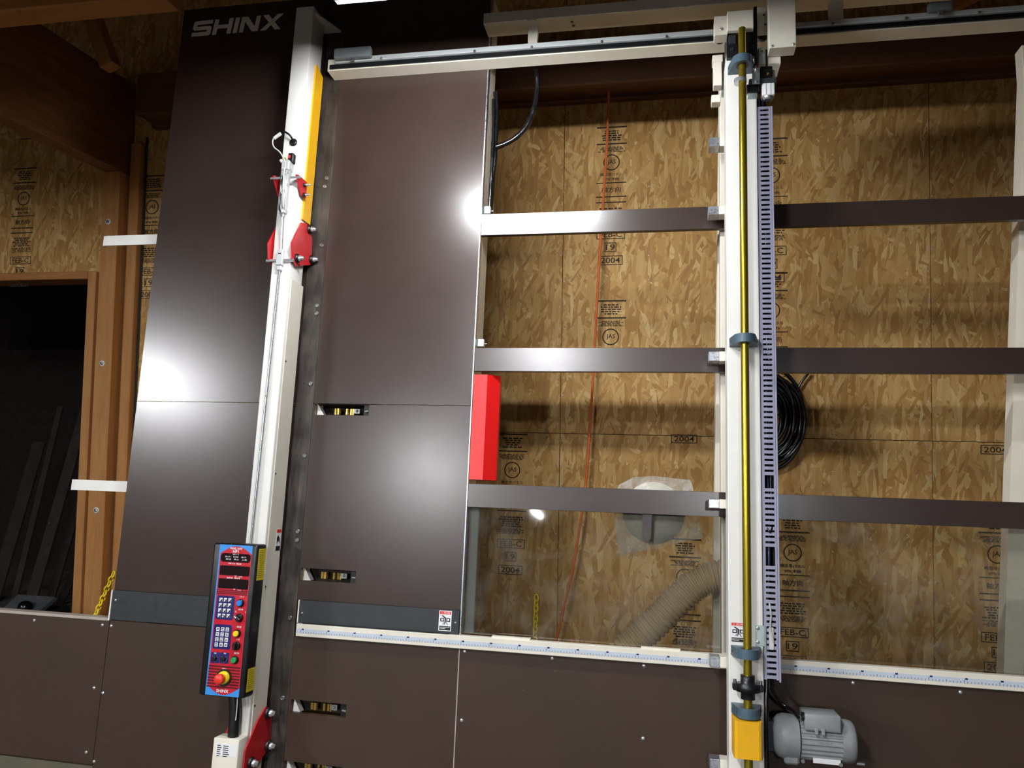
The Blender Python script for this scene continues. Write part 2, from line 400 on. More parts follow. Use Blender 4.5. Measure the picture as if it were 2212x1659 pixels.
wall = Thing('wall_back', 'strand board wall with black stamps behind the panel saw', 'wall', (0, YW, 0), MW, kind='structure')
ZS = WY(1300, 938, YW)[1]
XS0 = WY(1215, 600, YW)[0]
XD = WY(190, 900, YW)[0]                        # right side of the doorway
ZD = WY(90, 600, YW)[1]                         # top of the doorway
sheets = []
def sheet(x0, x1, z0, z1):
    if x1 - x0 < .03 or z1 - z0 < .03: return
    o = wall.part('osb_sheet', MB().box(x0 + .0015, x1 - .0015, YW, YW + .012, z0 + .0015, z1 - .0015), 'osb')
    nb = MB(); n = 0
    for xx in (x0 + .012, (x0 + x1) / 2, x1 - .012):
        z = max(z0, .4) + .06
        while z < min(z1, 3.6):
            c = (xx + random.uniform(-.004, .004), YW, z + random.uniform(-.02, .02)); nb.lathe((c[0], YW + .002, c[2]), (0, -1, 0), [(0, .0046), (.0028, .004), (.0036, .001)], 6); z += .127; n += 1
    if n: wall.part('nails', nb, 'bright_silver', parent=o, kind='stuff')
    sheets.append((x0, x1, z0, z1, o))
for k in range(-6, 5):
    x0 = XS0 + .91 * k; x1 = x0 + .91
    for z0, z1 in ((.02, ZS), (ZS, ZS + 1.82), (ZS + 1.82, 4.45)):
        if x1 <= XD + .01 or x0 < XD:
            if x1 > XD: sheet(XD, x1, z0, min(z1, ZD)) if z0 < ZD else None
            if z1 > ZD: sheet(x0, x1, max(z0, ZD), z1)
        else: sheet(x0, x1, z0, z1)
def sheet_at(x, z):
    for s in sheets:
        if s[0] <= x <= s[1] and s[2] <= z <= s[3]: return s[4]
    return sheets[0][4]
def stamp(px, py, items):
    """items: (kind, dy in pixels below the top, width in metres, height in metres, text)"""
    mb = MB(); x, zt = WY(px, py, YW); k = YW / F * 1.03; e = .0008; yf = YW - .0006
    def line(x0, x1, z0, z1): mb.box(x0, x1, yf - e, yf, z0, z1)
    for kind, dy, w, h, txt in items:
        z = zt - dy * k
        if kind == 'bar': line(x - w / 2, x + w / 2, z - h / 2, z + h / 2)
        elif kind == 'text': mb.text(txt, (x, yf - e, z), h, 'xz', width=w, bold=.01)
        elif kind == 'box':
            t = .004
            line(x - w / 2, x + w / 2, z + h / 2 - t, z + h / 2); line(x - w / 2, x + w / 2, z - h / 2, z - h / 2 + t)
            line(x - w / 2, x - w / 2 + t, z - h / 2 + t, z + h / 2 - t); line(x + w / 2 - t, x + w / 2, z - h / 2 + t, z + h / 2 - t)
            if txt: mb.text(txt, (x, yf - e, z), h * .62, 'xz', width=w * .78, bold=.012)
        elif kind == 'ring':
            n = 28; vs = []
            for r in (w / 2, w / 2 - .006):
                vs += [(x + r * math.cos(2 * math.pi * i / n), yf - e, z + r * math.sin(2 * math.pi * i / n)) for i in range(n)]
            mb.add(vs, [(i, i + n, (i + 1) % n + n, (i + 1) % n) for i in range(n)])
            mb.text(txt, (x, yf - e, z), h, 'xz', bold=.012)
        elif kind == 'lines':
            for i in range(5):
                ww = w * random.uniform(.6, 1); q = z + h / 2 - h * (i + .5) / 5
                xx = x - ww / 2
                while xx < x + ww / 2:
                    s_ = random.uniform(.008, .03); line(xx, min(xx + s_, x + ww / 2), q - h * .06, q + h * .06); xx += s_ + .005
    wall.part('stamp', mb, 'stamp_ink', parent=sheet_at(x, zt - .02), label='black ink stamp printed on the strand board')
FULL = [('bar', 0, .16, .008, ''), ('lines', 18, .11, .06, ''), ('bar', 36, .16, .007, ''), ('lines', 48, .15, .03, ''), ('ring', 76, .088, .03, 'JAS'),
        ('text', 102, .12, .018, '構造用パネル'), ('text', 112, .09, .014, '合格'), ('bar', 120, .16, .005, ''), ('text', 135, .10, .03, '軸方向'), ('bar', 150, .16, .006, ''), ('bar', 162, .16, .006, ''),
        ('lines', 185, .14, .06, ''), ('lines', 205, .14, .03, ''), ('box', 231, .15, .048, 'FEB-C'), ('box', 258, .062, .05, '19'), ('box', 286, .13, .05, '2004')]
for px, py in ((1322, 275), (1320, 650), (55, 364), (332, 380), (1666, 300), (1666, 590), (1108, 938), (1712, 1110), (2153, 1110), (1480, 1165)):
    stamp(px, py, FULL[:5] if (px, py) == (1320, 650) else FULL)
stamp(1478, 928, [('box', 19, .13, .045, '2004')])
stamp(2150, 950, [('box', 19, .13, .045, '2004')])
stamp(55, 300, [('bar', 0, .1, .005, '')])

# ---- timbers
def wbox(x0, x1, y0, y1, z0, z1, b=.004): return MB().box(x0, x1, y0, y1, z0, z1, b)
YP = 3.985                                      # face of the big post
xl = WY(200, 870, YP)[0]; xr = WY(236, 870, YP)[0]
zb = WY(240, 370, YP)[1]                        # underside of the cross beam
post = Thing('timber_post', 'square orange timber post carrying the cross beam beside the doorway', 'post', (xl, YP, 0), MW)
post.part('shaft', wbox(xl, xr, YP, YW - .001, 0, zb), 'timber_z')
for px, py in ((234, 479), (221, 785), (208, 1102)):
    x, z = WY(px, py, YP); b = MB().lathe((x, YP, z), (0, -1, 0), [(0, .017), (.003, .017), (.0031, .012)], 18); o = post.part('washer', b, 'white_paint')
    post.part('bolt', MB().lathe((x, YP - .003, z), (0, -1, 0), [(0, .0095), (.006, .0095), (.008, .006)], 6, False), 'steel_bolt', parent=o)
YS2 = 4.05
xa = WY(257, 870, YS2)[0]; xb2 = WY(279, 870, YS2)[0]
single('timber_stud', wbox(xa, xb2, YS2, YW - .001, 0, 3.2), 'timber_z', 'narrow wall stud between the timber post and the brown panel', 'stud', (xa, YS2, 0), MW)
xg = max(WY(281, 870, YW)[0], xb2 + .002)
single('cable_strip', MB().box(xg, xg + .012, YW - .012, YW - .001, .3, 3.25, .003), 'charcoal', 'dark green cable strip running up beside the wall stud', 'cable', (xg, YW, .3), MW)
zt = WY(268, 168, YP)[1]
single('cross_beam', wbox(xl, xr, .6, YW - .001, zb, zt, .006), 'timber_shaded_y', 'deep shade-coloured timber beam running forward from the post', 'beam', (xl, YP, zb), MW)
x0, z0 = WY(228, 138, 3.6); x1, z1 = WY(178, 0, 3.6)
bdir = Vector((x1 - x0, z1 - z0)); bdir.normalize(); nrm = Vector((-bdir.y, bdir.x)) * .038
a0 = Vector((x0, z0)); a1 = a0 + bdir * .75
mb = MB(); pts = [a0 + nrm, a0 - nrm, a1 - nrm, a1 + nrm]
mb.add([(p.x, 3.6, p.y) for p in pts] + [(p.x, 3.68, p.y) for p in pts], [(0, 1, 2, 3), (7, 6, 5, 4), (0, 4, 5, 1), (1, 5, 6, 2), (2, 6, 7, 3), (3, 7, 4, 0)])
single('timber_brace', mb, 'timber_z', 'slanting timber brace rising above the cross beam', 'brace', (x0, 3.6, z0), MW)
x0, z0 = WY(0, 25, 2.6); x1, z1 = WY(200, 2, 2.6)
single('front_beam', wbox(-7.9, x1 + .3, 2.6, 2.72, z0, z0 + .24, .006), 'timber_x', 'lit orange beam crossing the top left corner', 'beam', (x1, 2.6, z0), MW)
z0 = WY(1300, 180, 3.9)[1]; z1 = WY(1300, 120, 3.9)[1]
single('wall_plate', wbox(xr + .15, 4.9, 3.9, YW - .001, z0, z0 + .24, .006), 'timber_shaded_x', 'horizontal timber in shadow above the strand board, behind the top rail', 'beam', (0, 3.9, z0), MW)
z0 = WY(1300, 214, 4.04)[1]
single('wall_batten', wbox(xr + .15, 4.9, 4.04, YW - .001, z0, z0 + .045, .004), 'timber_shaded_x', 'thin shaded batten just under the horizontal timber', 'batten', (0, 4.04, z0), MW)
xg1 = WY(2050, 20, 3.7)
mb = MB(); pts = [(WY(1960, 38, 3.7)), (WY(2010, 45, 3.7)), (WY(2150, -30, 3.7)), (WY(2100, -40, 3.7))]
mb.add([(p[0], 3.7, p[1]) for p in pts] + [(p[0], 3.78, p[1]) for p in pts], [(0, 1, 2, 3), (7, 6, 5, 4), (0, 4, 5, 1), (1, 5, 6, 2), (2, 6, 7, 3), (3, 7, 4, 0)])
single('rafter_brace', mb, 'timber_x', 'slanting timber glimpsed above the top rail at the right', 'brace', (pts[0][0], 3.7, pts[0][1]), MW)

# ---- doorway
YJ = 4.03
door = Thing('door_1', 'timber framed dark doorway at the left', 'doorway', (XD, YJ, 0), MW, kind='structure')
jl = WY(172, 950, YJ)[0]; jr = WY(190, 950, YJ)[0]; hz0 = WY(90, 604, YJ)[1]; hz1 = WY(90, 588, YJ)[1]
door.part('jamb', wbox(jl, jr, YJ, YW + .12, 0, hz1), 'timber_z')
door.part('header', wbox(-6, jl - .002, YJ, YW + .12, hz0, hz1), 'timber_x')
random.seed(3)
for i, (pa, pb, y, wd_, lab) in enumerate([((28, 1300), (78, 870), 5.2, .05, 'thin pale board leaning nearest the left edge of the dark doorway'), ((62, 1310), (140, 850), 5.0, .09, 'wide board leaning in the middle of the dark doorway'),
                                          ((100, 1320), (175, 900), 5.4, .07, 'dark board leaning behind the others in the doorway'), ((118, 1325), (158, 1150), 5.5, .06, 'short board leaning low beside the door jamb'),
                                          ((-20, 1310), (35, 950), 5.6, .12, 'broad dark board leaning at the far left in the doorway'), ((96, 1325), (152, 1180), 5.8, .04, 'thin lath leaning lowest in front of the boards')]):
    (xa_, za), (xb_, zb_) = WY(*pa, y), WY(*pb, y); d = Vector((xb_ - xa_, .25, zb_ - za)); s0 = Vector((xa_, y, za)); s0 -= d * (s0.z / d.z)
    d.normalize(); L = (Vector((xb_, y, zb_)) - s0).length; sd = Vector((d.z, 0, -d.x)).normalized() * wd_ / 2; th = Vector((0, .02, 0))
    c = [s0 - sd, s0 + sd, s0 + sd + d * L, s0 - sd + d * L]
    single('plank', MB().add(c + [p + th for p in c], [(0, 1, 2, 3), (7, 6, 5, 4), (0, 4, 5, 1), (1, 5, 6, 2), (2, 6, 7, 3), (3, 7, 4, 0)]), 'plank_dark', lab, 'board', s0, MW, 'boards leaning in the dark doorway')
xm, zm = WY(48, 1310, 4.5)
mach = Thing('grey_machine', 'grey metal machine with a round black cap low in the doorway', 'machine', (xm, 4.5, 0), MW)
mach.part('stand', wbox(xm - .12, xm + .12, 4.5, 4.8, 0, zm - .06, .01), 'charcoal')
mach.part('plate', MB().add([(xm - .16, 4.45, zm - .06), (xm + .12, 4.45, zm - .06), (xm + .16, 4.6, zm + .05), (xm - .13, 4.6, zm + .05), (xm - .16, 4.47, zm - .08), (xm + .12, 4.47, zm - .08), (xm + .16, 4.62, zm + .03), (xm - .13, 4.62, zm + .03)],
          [(0, 1, 2, 3), (7, 6, 5, 4), (0, 4, 5, 1), (1, 5, 6, 2), (2, 6, 7, 3), (3, 7, 4, 0)]), 'zinc')
mach.part('cap', MB().lathe((xm + .03, 4.5, zm - .01), (0, -.8, .6), [(0, .045), (.03, .042), (.05, .025), (.055, .005)], 16), 'black_cable')

# ---- lamps: bare tube under a white batten
def tube_lamp(x, y, z, L, glowm, label, along='x', hw=.11, dz=-.010, pole=4.5):
    t = Thing('tube_lamp', label, 'lamp', (x, y, z), MW, 'bare tube lamps hung below the roof')
    h = L / 2
    def bx(a0, a1, b0, b1, c0, c1, bev=0): return MB().box(x + a0, x + a1, y + b0, y + b1, c0, c1, bev) if along == 'x' else MB().box(x + b0, x + b1, y + a0, y + a1, c0, c1, bev)
    t.part('batten', bx(-h - .04, h + .04, -.03, .03, z + .055, z + .095, .006), 'lamp_white')
    prof = [(-hw, z + dz), (-hw + .003, z + dz), (-.028, z + .052), (.028, z + .052), (hw - .003, z + dz), (hw, z + dz), (.03, z + .055), (-.03, z + .055)]
    vs = []
    for e_ in (-h - .05, h + .05):
        for q, zz in prof: vs.append((x + e_, y + q, zz) if along == 'x' else (x + q, y + e_, zz))
    n_ = len(prof); t.part('reflector_hood', MB().add(vs, [(i, (i + 1) % n_, (i + 1) % n_ + n_, i + n_) for i in range(n_)]), 'lamp_white')
    for q in (-h - .052, h + .052): t.part('end_plate', bx(q - .002, q + .002, -hw, hw, z + dz, z + .06), 'lamp_white')  # end plates added to block light leaking from the hood ends
    e = (lambda q: (x + q, y, z)) if along == 'x' else (lambda q: (x, y + q, z))
    t.part('tube', MB().cyl(e(-h), e(h), .015, n=8), glowm)
    for q in (-h - .012, h + .012): t.part('socket', bx(q - .012, q + .012, -.018, .018, z - .02, z + .055, .003), 'lamp_white')
    for q in (-h * .7, h * .7): t.part('hanger', MB().cyl(Vector(e(q)) + Vector((0, 0, .09)), Vector(e(q)) + Vector((0, 0, pole - z)), .004, n=6), 'steel_bolt')
    return t
tube_lamp(-.653, 2.06, 2.808, .58, 'glow_key', 'short bare tube lamp hung above the brown panel, at the top edge', 'x', .11, .024)
tube_lamp(-.92, -.30, 2.90, 1.2, 'glow_row', 'bare tube lamp hung overhead near the camera', 'y')
tube_lamp(-5.1, -1.3, 2.85, 1.2, 'glow_left', 'bare tube lamp hung far to the left behind the camera', 'y')
tube_lamp(-3.5, -5.9, 2.85, 1.2, 'glow_far', 'bare tube lamp hung in the middle of the room behind', 'y')
tube_lamp(.9, -5.2, 2.85, 1.2, 'glow_far', 'bare tube lamp hung on the right side of the room behind', 'y')
tube_lamp(-2.7, -11.2, 2.85, 1.2, 'glow_row', 'bare tube lamp hung at the far end of the room behind', 'y')

# ================================================================== panel saw frame (fixed)
UL, UR = -2.085, -.697
VT = P(398, 22)[1]
VJ = P(450, 868.5)[1]                           # joint between upper and lower back boards
UJ = P(715, 420)[0]                             # joint next to the saw slot strip
VK1 = P(820, 1307)[1]; VK0 = P(820, 1358)[1]    # charcoal kick plates
VRT = P(1263, 1393, .02)[1]; VRB = P(1263, 1414, .02)[1]    # ruler ledge
VKL1 = P(330, 1280)[1]; VKL0 = P(330, 1345)[1]
UE = 1.75                                       # right end, outside the picture
VB = -1.0
saw = Thing('panel_saw', 'brown vertical panel saw frame with SHINX lettering, ruler rail and three cross bars', 'panel saw', (-.7, VB, 0))
def slot(x0, x1, y0, y1):
    a = P(x0, (y0 + y1) / 2); b = P(x1, (y0 + y1) / 2); c = P((x0 + x1) / 2, y0); d = P((x0 + x1) / 2, y1)
    return (a[0], b[0], d[1], c[1])
S1 = slot(680, 797, 872.5, 897); S2 = slot(650, 769, 1230, 1257); S3 = slot(627, 748, 1516, 1545); S4 = slot(612, 738, 1650, 1679)
TH = .014; G = .0012
UC = -1.40                                      # left boards end behind the clamp beam
saw.part('back_board', MB().board(UL, UC, VJ + G, VT, -TH, 0), 'brown_panel')
saw.part('back_board', MB().board(UL, UC, VKL1 + G, VJ - G, -TH, 0), 'brown_panel')
saw.part('back_board', MB().board(UJ, UR - .003, VJ + G, VT, -TH, 0), 'brown_panel')
saw.part('back_board', MB().board(UJ, UR - .003, VK1 + G, VJ - G, -TH, 0, [(S1[0], S1[1], S1[2], VJ + .1), S2]), 'brown_panel')
saw.part('slot_strip', MB().board(UC + .002, UJ - .0015, VB, VT, -TH, -.001, [S2, S3]), 'worn_strip', label='worn dark metal strip along the saw slot')
for px, py in ((706, 385), (702, 403), (695, 530), (685, 660), (684, 677), (671, 829), (658, 985), (644, 1148), (642, 1167), (627, 1335), (611, 1508)):
    u, v = P(px, py); o = saw.part('cap_screw', MB().lathe((u, v, -.001), (0, 0, 1), [(0, .0085), (.003, .0085), (.004, .0075), (.0041, .005), (.002, .0048)], 14), 'steel_bolt')
hm = MB()
for px, py in ((690, 386), (686, 405), (677, 531), (669, 662), (668, 678), (655, 828), (648, 906), (641, 984), (634, 1064), (626, 1146), (625, 1166), (618, 1250), (612, 1335), (607, 1420)):
    u, v = P(px, py); hm.lathe((u, v, -.001), (0, 0, 1), [(0, .0028), (.0006, .0026)], 8)
saw.part('pin_holes', hm, 'ink', kind='stuff')
# right edge of the boards: aluminium edging and the cream side post behind it
saw.part('edge_trim', MB().box(UR - .003, UR + .001, VK0, VT, -.03, .001), 'aluminium')
saw.part('side_post', MB().box(UR - .05, UR + .001, P(1010, 1045)[1] - .02, VT - .05, -.12, -.032), 'cream_paint')
u1 = P(1032, 1200, -.04)[0]
saw.part('side_post', MB().box(UR + .004, u1, VRT + .001, P(1010, 1060)[1] + .02, -.07, -.035, .003), 'grey_paint')
for py in (455, 742):
    u, v = P(1031 if py > 500 else 1045, py, -.03)
    o = saw.part('clamp_clip', MB().box(UR + .002, UR + .028, v - .012, v + .018, -.05, -.03, .002), 'zinc_plate')
    saw.part('screw', MB().cyl((UR + .026, v, -.04), (UR + .038, v, -.04), .004, n=8), 'steel_bolt', parent=o)
# charcoal kick plates
ukl0 = P(240, 1310)[0]
pl = saw.part('kick_plate', MB().box(UL - .003, UC, VKL0, VKL1, -TH, .003, .001), 'charcoal')
ku = P(646, 1330)[0]
pr = saw.part('kick_plate', MB().box(ku, UR - .006, VK0, VK1, -TH, .003, .001), 'charcoal')
saw.part('edge_trim', MB().box(UL - .009, UL - .004, VKL0 - .003, VKL1, -.03, .004), 'white_paint')
saw.part('edge_trim', MB().box(ku - .005, ku - .001, VK0, VK1, -.02, .004), 'white_paint')
def button_screw(px, py, w, parent, r=.0055):
    u, v = P(px, py, w); return saw.part('screw', MB().lathe((u, v, w), (0, 0, 1), [(0, r), (.0015, r * .92), (.003, r * .5), (.0032, 0)], 10), 'chrome', parent=parent)
button_screw(250, 1296, .003, pl); button_screw(653, 1324, .003, pr, .004); button_screw(984, 1345, .003, pr, .004)
# ruler ledge
ur0 = P(640, 1350, .02)[0]
rail = saw.part('ruler_ledge', MB().box(ur0, UE, VRB - .012, VRT, -.012, .02, .0015), 'cream_paint')
saw.part('ledge_plate', MB().box(ur0 + .02, UR - .04, VRT, VRT + .004, -.01, .012), 'black_metal')
for a, b in ((1062, 1145), (1385, 1470)):
    saw.part('ledge_plate', MB().box(P(a, 1380, .01)[0], P(b, 1380, .01)[0], VRT, VRT + .006, -.012, .01), 'cream_paint')
tape = saw.part('ruler_tape', MB().box(ur0 + .003, UE, VRB, VRB + (VRT - VRB) * .5, .0195, .0207), 'ruler_tape', parent=rail)
tk = MB(); u = ur0 + .02; i = 0
while u < UE - .01:
    h = .010 if i % 10 == 0 else (.007 if i % 5 == 0 else .0045)
    tk.box(u - .0006, u + .0006, VRB + .001, VRB + .001 + h, .0206, .0210)
    if i % 10 == 0: tk.box(u + .003, u + .011, VRB + .011, VRB + .016, .0206, .0210)
    u += .01; i += 1
saw.part('ruler_marks', tk, 'decal_navy', parent=rail, kind='stuff')
# lower boards
ubj = P(236, 1352)[0]; umj = P(991, 1430)[0]; VBL = P(100, 1331)[1]; VBT = VRB - .0135
b1 = saw.part('base_board', MB().board(-3.2, ubj - G, P(100, 1640)[1], VBL, -.02, 0), 'brown_base')
saw.part('edge_trim', MB().box(-3.2, ubj - .004, VBL, VBL + .011, -.05, .001, .001), 'letter_grey')
b2 = saw.part('base_board', MB().board(ubj + G, UC, VB - .05, VKL0 - .003, -.02, 0), 'brown_base')
b3 = saw.part('base_board', MB().board(UJ, umj - .002, VB - .05, VBT, -.02, 0, [S3, S4]), 'brown_base')
b4 = saw.part('base_board', MB().board(umj + .002, UE, VB - .05, VBT, -.02, 0), 'brown_base')
saw.part('edge_trim', MB().box(umj - .0018, umj + .0018, VB - .05, VBT, -.02, .0008), 'letter_grey')
saw.part('bottom_rail', MB().box(-3.2, UC, VB - .12, P(100, 1642)[1] - .004, -.05, -.004, .002), 'bottom_grey')
for px, py, b in ((74, 1340, b1), (221, 1350, b1), (240, 1352, b2), (203, 1486, b1), (222, 1497, b2), (186, 1625, b1), (203, 1645, b2), (1004, 1407, b4), (1193, 1422, b4), (1391, 1438, b4), (997, 1556, b4), (1389, 1595, b4), (1843, 1475, b4), (2075, 1495, b4)):
    button_screw(px, py, 0, b, .0065)
# cross bars
BARS = []
for (t0, b0) in ((463.3, 508.5), (751.5, 801.5), (1045.5, 1096)):
    vt = P(1040, t0)[1]; vb = P(1040, b0)[1]; BARS.append((vt, vb))
    saw.part('cross_bar', MB().box(UR + .002, UE, vb, vt, -.022, 0, .0008), 'brown_bar')
# panes below the lowest bar
GW = -.026
saw.part('pane', MB().box(UR + .004, P(1556, 1300, GW)[0], VRT + .002, BARS[2][1] + .03, GW - .004, GW), 'pane', label='dusty clear pane under the lowest bar')
saw.part('pane', MB().box(P(1562, 1300, GW)[0], UE, VRT + .002, BARS[2][1] + .03, GW - .004, GW), 'pane', label='dusty clear pane at the right of the stop carriage')
# rear frame: upright posts behind the bars, back legs, feet
up0 = P(1557, 1000, -.04)[0]; up1 = P(1600, 1000, -.04)[0]
saw.part('rear_post', MB().box(up0, up1, VB, 1.70, -.09, -.034, .003), 'cream_paint')
def leg(px0, py0, px1, py1, w0, w1, width):
    a = P(px0, py0, w0); b = P(px1, py1, w1); da = Vector((b[0] - a[0], b[1] - a[1], w1 - w0)); s0 = Vector((a[0], a[1], w0)); t = da / (a[1] - b[1])
    top = s0 - t * (1.70 - a[1]); bot = s0 + t * (a[1] + 1.25); mb = MB(); vs = []
    for c in (bot, top):
        vs += [c, c + Vector((width, 0, 0)), c + Vector((width, 0, -.06)), c + Vector((0, 0, -.06))]
    return mb.add(vs, [(3, 2, 1, 0), (4, 5, 6, 7), (0, 1, 5, 4), (1, 2, 6, 5), (2, 3, 7, 6), (3, 0, 4, 7)])
saw.part('back_leg', leg(1551, 454, 1541, 1300, -.14, -.24, .05), 'cream_paint')
saw.part('back_leg', leg(2207, 330, 2168, 1460, -.10, -.24, .06), 'cream_paint')
saw.part('rear_post', MB().box(P(2204, 90, -.04)[0], P(2204, 90, -.04)[0] + .05, VB, 1.70, -.09, -.034, .003), 'cream_paint')
saw.part('rear_post', MB().box(-1.95, -1.88, VB, 2.0, -.10, -.03, .003), 'cream_paint')
for u in (-2.6, -1.9, -.72, 1.6):
    saw.part('foot', MB().box(u, u + .08, -1.246, VB - .051, -.12, -.03, .004), 'grey_paint')
# beam under the roof: trolley rail with black track and silver strip
RB = P(1300, 132.5, 0)[1]; rl = P(707, 152, .07)[0]
rb = saw.part('top_rail', MB().box(rl, UE, RB, RB + .05, .0, .07, .001), 'cream_paint')
saw.part('track', MB().box(rl + .012, UE, RB + .004, RB + .022, .07, .078, .001), 'black_metal', parent=rb)
sl = P(722, 140, .085)[0]
saw.part('silver_strip', MB().box(sl, UE, RB + .024, RB + .044, .07, .086, .002), 'strip_silver', parent=rb)
for px in (826, 1026, 1149, 1300, 1440, 1800, 1960, 2120):
    u = P(px, 100, .086)[0]; saw.part('rail_bolt', MB().lathe((u, RB + .026, .086), (0, 0, 1), [(0, .005), (.004, .005), (.005, .003)], 8), 'steel_bolt', parent=rb)
# cable trunk
TB = P(1057, 81, 0)[1]; tl = P(1044, 46, .09)[0]
tr_ = saw.part('cable_trunk', MB().box(tl, UE, TB, TB + .045, 0, .09, .002), 'cream_paint')
u0, u1 = P(1140, 90, .05)[0], P(1161, 90, .05)[0]
saw.part('trunk_bracket', MB().box(u0, u1, RB + .05, TB + .001, .03, .05, .001).box(u0, u1, TB - .004, TB, .03, .09), 'cream_paint')
u0, u1 = P(1791, 30, .05)[0], P(1822, 30, .05)[0]
saw.part('trunk_bracket', MB().box(u0, u1, RB + .05, TB + .001, .03, .05, .001), 'cream_paint')
for px, py in ((1236, 46), (1238, 54)):
    u, v = P(px, py, .05); saw.part('screw', MB().lathe((P(px, 60, .045)[0], TB, .045 + (50 - py) * .003), (0, -1, 0), [(0, .006), (.002, .005)], 10), 'dark_bolt', parent=tr_)
def bumper(px, py, wpx, hpx, w):
    a = P(px - wpx / 2, py, w); b = P(px + wpx / 2, py, w); c = P(px, py - hpx / 2, w)[1]; d = P(px, py + hpx / 2, w)[1]
    o = saw.part('stop_bumper', MB().box(a[0], b[0], d, c, w - .03, w, .009, 3), 'knob_grey')
    m = (a[0] + b[0]) / 2; saw.part('stem', MB().box(m - .008, m + .008, RB + .014, d + .004, w - .02, w - .008, .001), 'zinc', parent=o)
bumper(760, 111, 80, 22, .115); bumper(2034, 10, 56, 18, .115)
# white arms that stick out at the left edge
for px0, px1, y0, y1 in ((219, 345, 508, 529), (149, 280, 1040, 1063)):
    u0 = P(px0, y0, -.05)[0]; vt = P(280, y0, -.05)[1]; vb = P(280, y1, -.05)[1]
    mb = MB(); prof = [(u0, -.075), (u0 + .012, -.052), (u0 + .03, -.05), (-1.96, -.05), (-1.96, -.056), (u0 + .03, -.056), (u0 + .014, -.060), (u0 + .005, -.08)]
    mb.prism([(w, u) for u, w in prof], vb, vt, 'wu'); saw.part('side_arm', mb, 'white_paint')
# red guard beside the boards
v0 = P(1030, 1036)[1]; v1 = P(1040, 809)[1]; gu0 = UR + .003; gu1 = P(1053, 812, .0)[0]; gu2, gw2 = gu1 + .042, -.035
rg = saw.part('red_guard', MB().prism([(-.06, gu0), (.0, gu0), (.0, gu1), (gw2, gu2), (-.06, gu2)], v0, v1, 'wu'), 'red_guard', label='glossy red sheet metal guard between two bars')
# rubbing shoes inside the slots
for s, nm in ((S1, 1), (S2, 2), (S3, 3), (S4, 4)):
    a, b, c, d = s; wdt = b - a; h = d - c
    cl = saw.part('pusher_box', MB().box(a + .002, b - .002, d - .001, d + .004, -.09, -.016).box(b - .028, b - .002, c - .004, d + .004, -.09, -.02), 'black_metal')
    saw.part('wedge', MB().prism([(a + .001, c), (a + .03, c), (a + .003, d)], -.05, -.02), 'white_paint', parent=cl)
    for f in (.30, .36, .52, .60, .64):
        saw.part('roller', MB().cyl((a + wdt * f, c + h * .15, -.045), (a + wdt * f, d - h * .3, -.045), .007 if f != .36 else .010, n=12), 'gold', parent=cl)
    saw.part('latch', MB().box(a + wdt * .66, a + wdt * .77, c + h * .25, d - h * .3, -.045, -.035, .001), 'zinc', parent=cl)
    saw.part('bolt', MB().sphere((a + wdt * .72, c + h * .5, -.034), .006, 10), 'chrome', parent=cl)
    saw.part('bolt', MB().cyl((b - .022, c + h * .42, -.02), (b - .004, c + h * .42, -.012), .004, n=8), 'chrome', parent=cl)
    saw.part('backing', MB().box(a - .01, b + .01, c - .01, d + .012, -.10, -.092), 'dark_board', parent=cl)  # dark sheet added behind the slot to hide the lit wall
# SHINX lettering
def logo(mb, u0, v0, h, adv, t, w0, w1, sh=.0):
    def poly(pts): mb.prism([(u0 + x * h + y * h * sh, v0 + y * h) for x, y in pts], w0, w1)
    x = 0
    def rect(a, b, c, d): poly([(x + a, c), (x + b, c), (x + b, d), (x + a, d)])
    q = t
    L = 1.22
    poly([(x + .10, 1), (x + L, 1), (x + L, 1 - q), (x + .26, 1 - q), (x + .22, 1 - q - .06), (x + .26, 1 - q - .13), (x + L - .12, .62), (x + L, .5), (x + L, .10), (x + L - .12, 0), (x, 0), (x, q), (x + L - .28, q), (x + L - .25, q + .06), (x + L - .28, .38), (x + .12, .38), (x, .5), (x, .9)])
    x += L + adv
    L = 1.2; rect(0, .27, 0, 1); rect(L - .27, L, 0, 1); rect(.27, L - .27, .38, .62); x += L + adv
    rect(0, .27, 0, 1); x += .27 + adv
    L = 1.2; rect(0, .26, 0, 1); rect(L - .26, L, 0, 1); poly([(x + .26, 1), (x + .26 + .12, 1), (x + L - .26, .32), (x + L - .26, 0), (x + L - .38, 0), (x + .26, .68)]); x += L + adv
    L = 1.3; poly([(x, 1), (x + .36, 1), (x + L, 0), (x + L - .36, 0)]); poly([(x + L, 1), (x + L - .36, 1), (x, 0), (x + .36, 0)])
    return x + L
lu, lv = P(413, 79.5); lt = P(415, 47)[1]; lr = P(606, 62)[0]; h = lt - lv
tot = logo(MB(), 0, 0, 1, .13, .25, 0, 1)
mb = MB(); logo(mb, lu, lv, h, .13, .25, 0, .0006)
k = (lr - lu) / (tot * h)
for p in mb.v: p.x = lu + (p.x - lu) * k + (p.y - lv) * .12
saw.part('maker_lettering', mb, 'letter_pale', label='large pale SHINX lettering')
